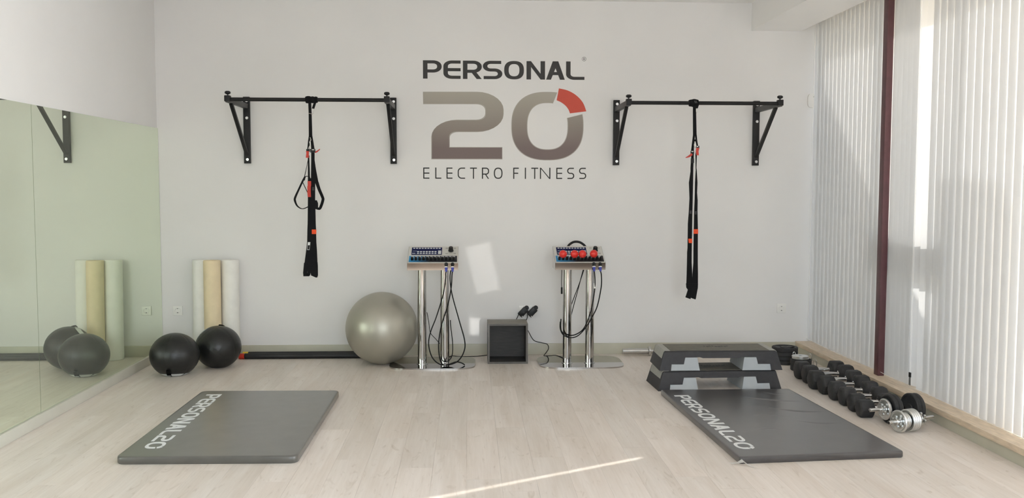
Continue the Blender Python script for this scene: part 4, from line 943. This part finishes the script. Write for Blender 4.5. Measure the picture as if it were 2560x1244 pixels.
for pts, lb in (([(2.982, -0.83, 0.004), (2.982, -0.83, 0.115), (2.992, -0.84, 0.142), (3.005, -0.852, 0.120), (3.005, -0.852, 0.004)], 'wire spring clip standing behind the chrome discs, farther from the camera'),
                ([(2.997, -0.915, 0.004), (2.997, -0.915, 0.085), (3.006, -0.925, 0.108), (3.018, -0.937, 0.086), (3.018, -0.937, 0.004)], 'wire spring clip standing behind the chrome discs, nearer the camera'),
                ([(2.862, -0.785, 0.055), (2.862, -0.785, 0.130), (2.872, -0.785, 0.148), (2.884, -0.785, 0.130), (2.884, -0.785, 0.055)], 'small wire loop rising behind the chrome discs')):
    bm = new(); tube(bm, pts, 0.0032, 7, 5); single('spring_clip', bm, M['steel'], lb, 'clip', 'wire spring clips', pts[0])

# ---------------------------------------------------------------- dumbbells in a row
names = ['farthest', 'second', 'third', 'fourth', 'fifth', 'sixth', 'seventh', 'nearest']
X0 = [2.733, 2.737, 2.707, 2.720, 2.722, 2.728, 2.722, 2.712]; X1 = [3.138, 3.146, 3.122, 3.106, 3.082, 3.074, 3.045, 3.028]
YD = [-1.212, -1.388, -1.600, -1.782, -1.985, -2.160, -2.338, -2.505]; DD = [0.146, 0.146, 0.145, 0.142, 0.138, 0.133, 0.125, 0.120]
rnd = random.Random(5)
for i in range(8):
    d = DD[i]; r = d / 2 / math.cos(PI / 6); y = YD[i]; z = d / 2; x0, x1 = X0[i], X1[i]; hl = 0.114 - 0.001 * i
    lb = ('%s black hex dumbbell from the camera in the row along the sill' % names[i]) if i == 0 else ('nearest black hex dumbbell in the row, next to the chrome-plated bars' if i == 7 else '%s black hex dumbbell counted from the back wall' % names[i])
    t = thing('hex_dumbbell', ((x0 + x1) / 2, y, 0), lb, 'dumbbell', 'hex dumbbells in a row along the sill')
    for a, b, s in ((x0, x0 + hl, 1), (x1 - hl, x1, 1)):
        bm = new(); rg = []; N6 = 36
        for k_, h_ in ((0.70, 0.0), (0.76, 0.0015), (0.94, 0.010), (0.98, 0.014), (1.0, 0.021), (1.0, hl - 0.021), (0.98, hl - 0.014), (0.94, hl - 0.010), (0.76, hl - 0.0015), (0.70, hl)):
            q = []
            for j in range(N6):                          # a hexagon with well rounded corners, a flat side down
                th = 2 * PI * j / N6; ap = (d / 2) / math.cos(((th + PI / 2 + PI / 6) % (PI / 3)) - PI / 6)
                rr = min(ap, d / 2 * 1.105) * k_
                q.append(bm.verts.new((a + h_, y + rr * math.cos(th), z + rr * math.sin(th))))
            rg.append(q)
        for A, B in zip(rg, rg[1:]):
            for j in range(N6): bm.faces.new((A[j], A[(j + 1) % N6], B[(j + 1) % N6], B[j]))
        bm.faces.new(rg[0]); bm.faces.new(rg[-1])
        obj('hex_head', bm, M['rubber'], t, 28)
    a, b = x0 + hl - 0.004, x1 - hl + 0.004; m = (a + b) / 2
    bm = new(); lathe(bm, [(0.0, a - m), (0.0180, a - m), (0.0180, a - m + 0.012), (0.0165, a - m + 0.02), (0.0205, 0), (0.0165, b - m - 0.02), (0.0180, b - m - 0.012), (0.0180, b - m), (0, b - m)], (m, y, z), (1, 0, 0), 24); obj('handle', bm, M['chrome'], t, 50)
    for q in (a + 0.010, b - 0.010):
        bm = new(); lathe(bm, [(0.0178, -0.004), (0.0255, -0.003), (0.0255, 0.003), (0.0178, 0.004)], (q, y, z), (1, 0, 0), 24, closed=True); obj('handle_collar', bm, M['chrome'], t, 40)

def star_nut(bm, c, d, r=0.040):
    x, y, d = basis(d)
    cyl(bm, Vector(c) - d * 0.011, Vector(c) + d * 0.011, r * 0.62, n=18, bev=0.002)
    for k in range(6):
        a = k * PI / 3 + 0.3; q = Vector(c) + (x * math.cos(a) + y * math.sin(a)) * r * 0.78
        cyl(bm, q - d * 0.008, q + d * 0.008, r * 0.26, n=10)
def loaded(a, b, z, groups, nuts, label):
    A = Vector((*a, z)); B = Vector((*b, z)); d = (B - A); L = d.length; d.normalize()
    t = thing('adjustable_dumbbell', ((a[0] + b[0]) / 2, (a[1] + b[1]) / 2, 0), label, 'dumbbell', 'plate-loaded dumbbell bars')
    bm = new(); cyl(bm, A, B, 0.0125, n=24, bev=0.002); obj('bar', bm, M['chrome'], t)
    for s, r, th, mt in groups:
        o = plate(A + d * s, d, r, 0.0128, th, 'rubber' if mt == 'b' else 'cast_chrome', 'plate', None, None, None, mt == 'b' or r > 0.06, parent=t)
        if mt == 'b' : o['label'] = 'black rubber plate'
        else: o['label'] = 'chrome plate'
    for s in nuts:
        bm = new(); star_nut(bm, A + d * s, d); obj('star_nut', bm, M['cast_chrome'], t)
loaded((2.700, -2.722), (3.095, -2.650), 0.101, [(0.118, 0.0725, 0.022, 'c'), (0.150, 0.100, 0.030, 'b'), (0.183, 0.099, 0.030, 'b'), (0.318, 0.100, 0.032, 'b'), (0.352, 0.098, 0.030, 'b')], [0.094, 0.376], 'dumbbell bar with black plates and one chrome plate beside the nearest hex dumbbell')
loaded((2.725, -2.955), (3.092, -2.815), 0.0745, [(0.088, 0.0735, 0.018, 'c'), (0.106, 0.053, 0.012, 'c'), (0.119, 0.053, 0.012, 'c'), (0.132, 0.053, 0.012, 'c'), (0.145, 0.053, 0.012, 'c'), (0.160, 0.0735, 0.016, 'c'), (0.177, 0.0735, 0.016, 'c'), (0.194, 0.0735, 0.016, 'c'), (0.211, 0.0735, 0.016, 'c')], [0.066, 0.285], 'dumbbell bar full of chrome plates, nearest the camera')
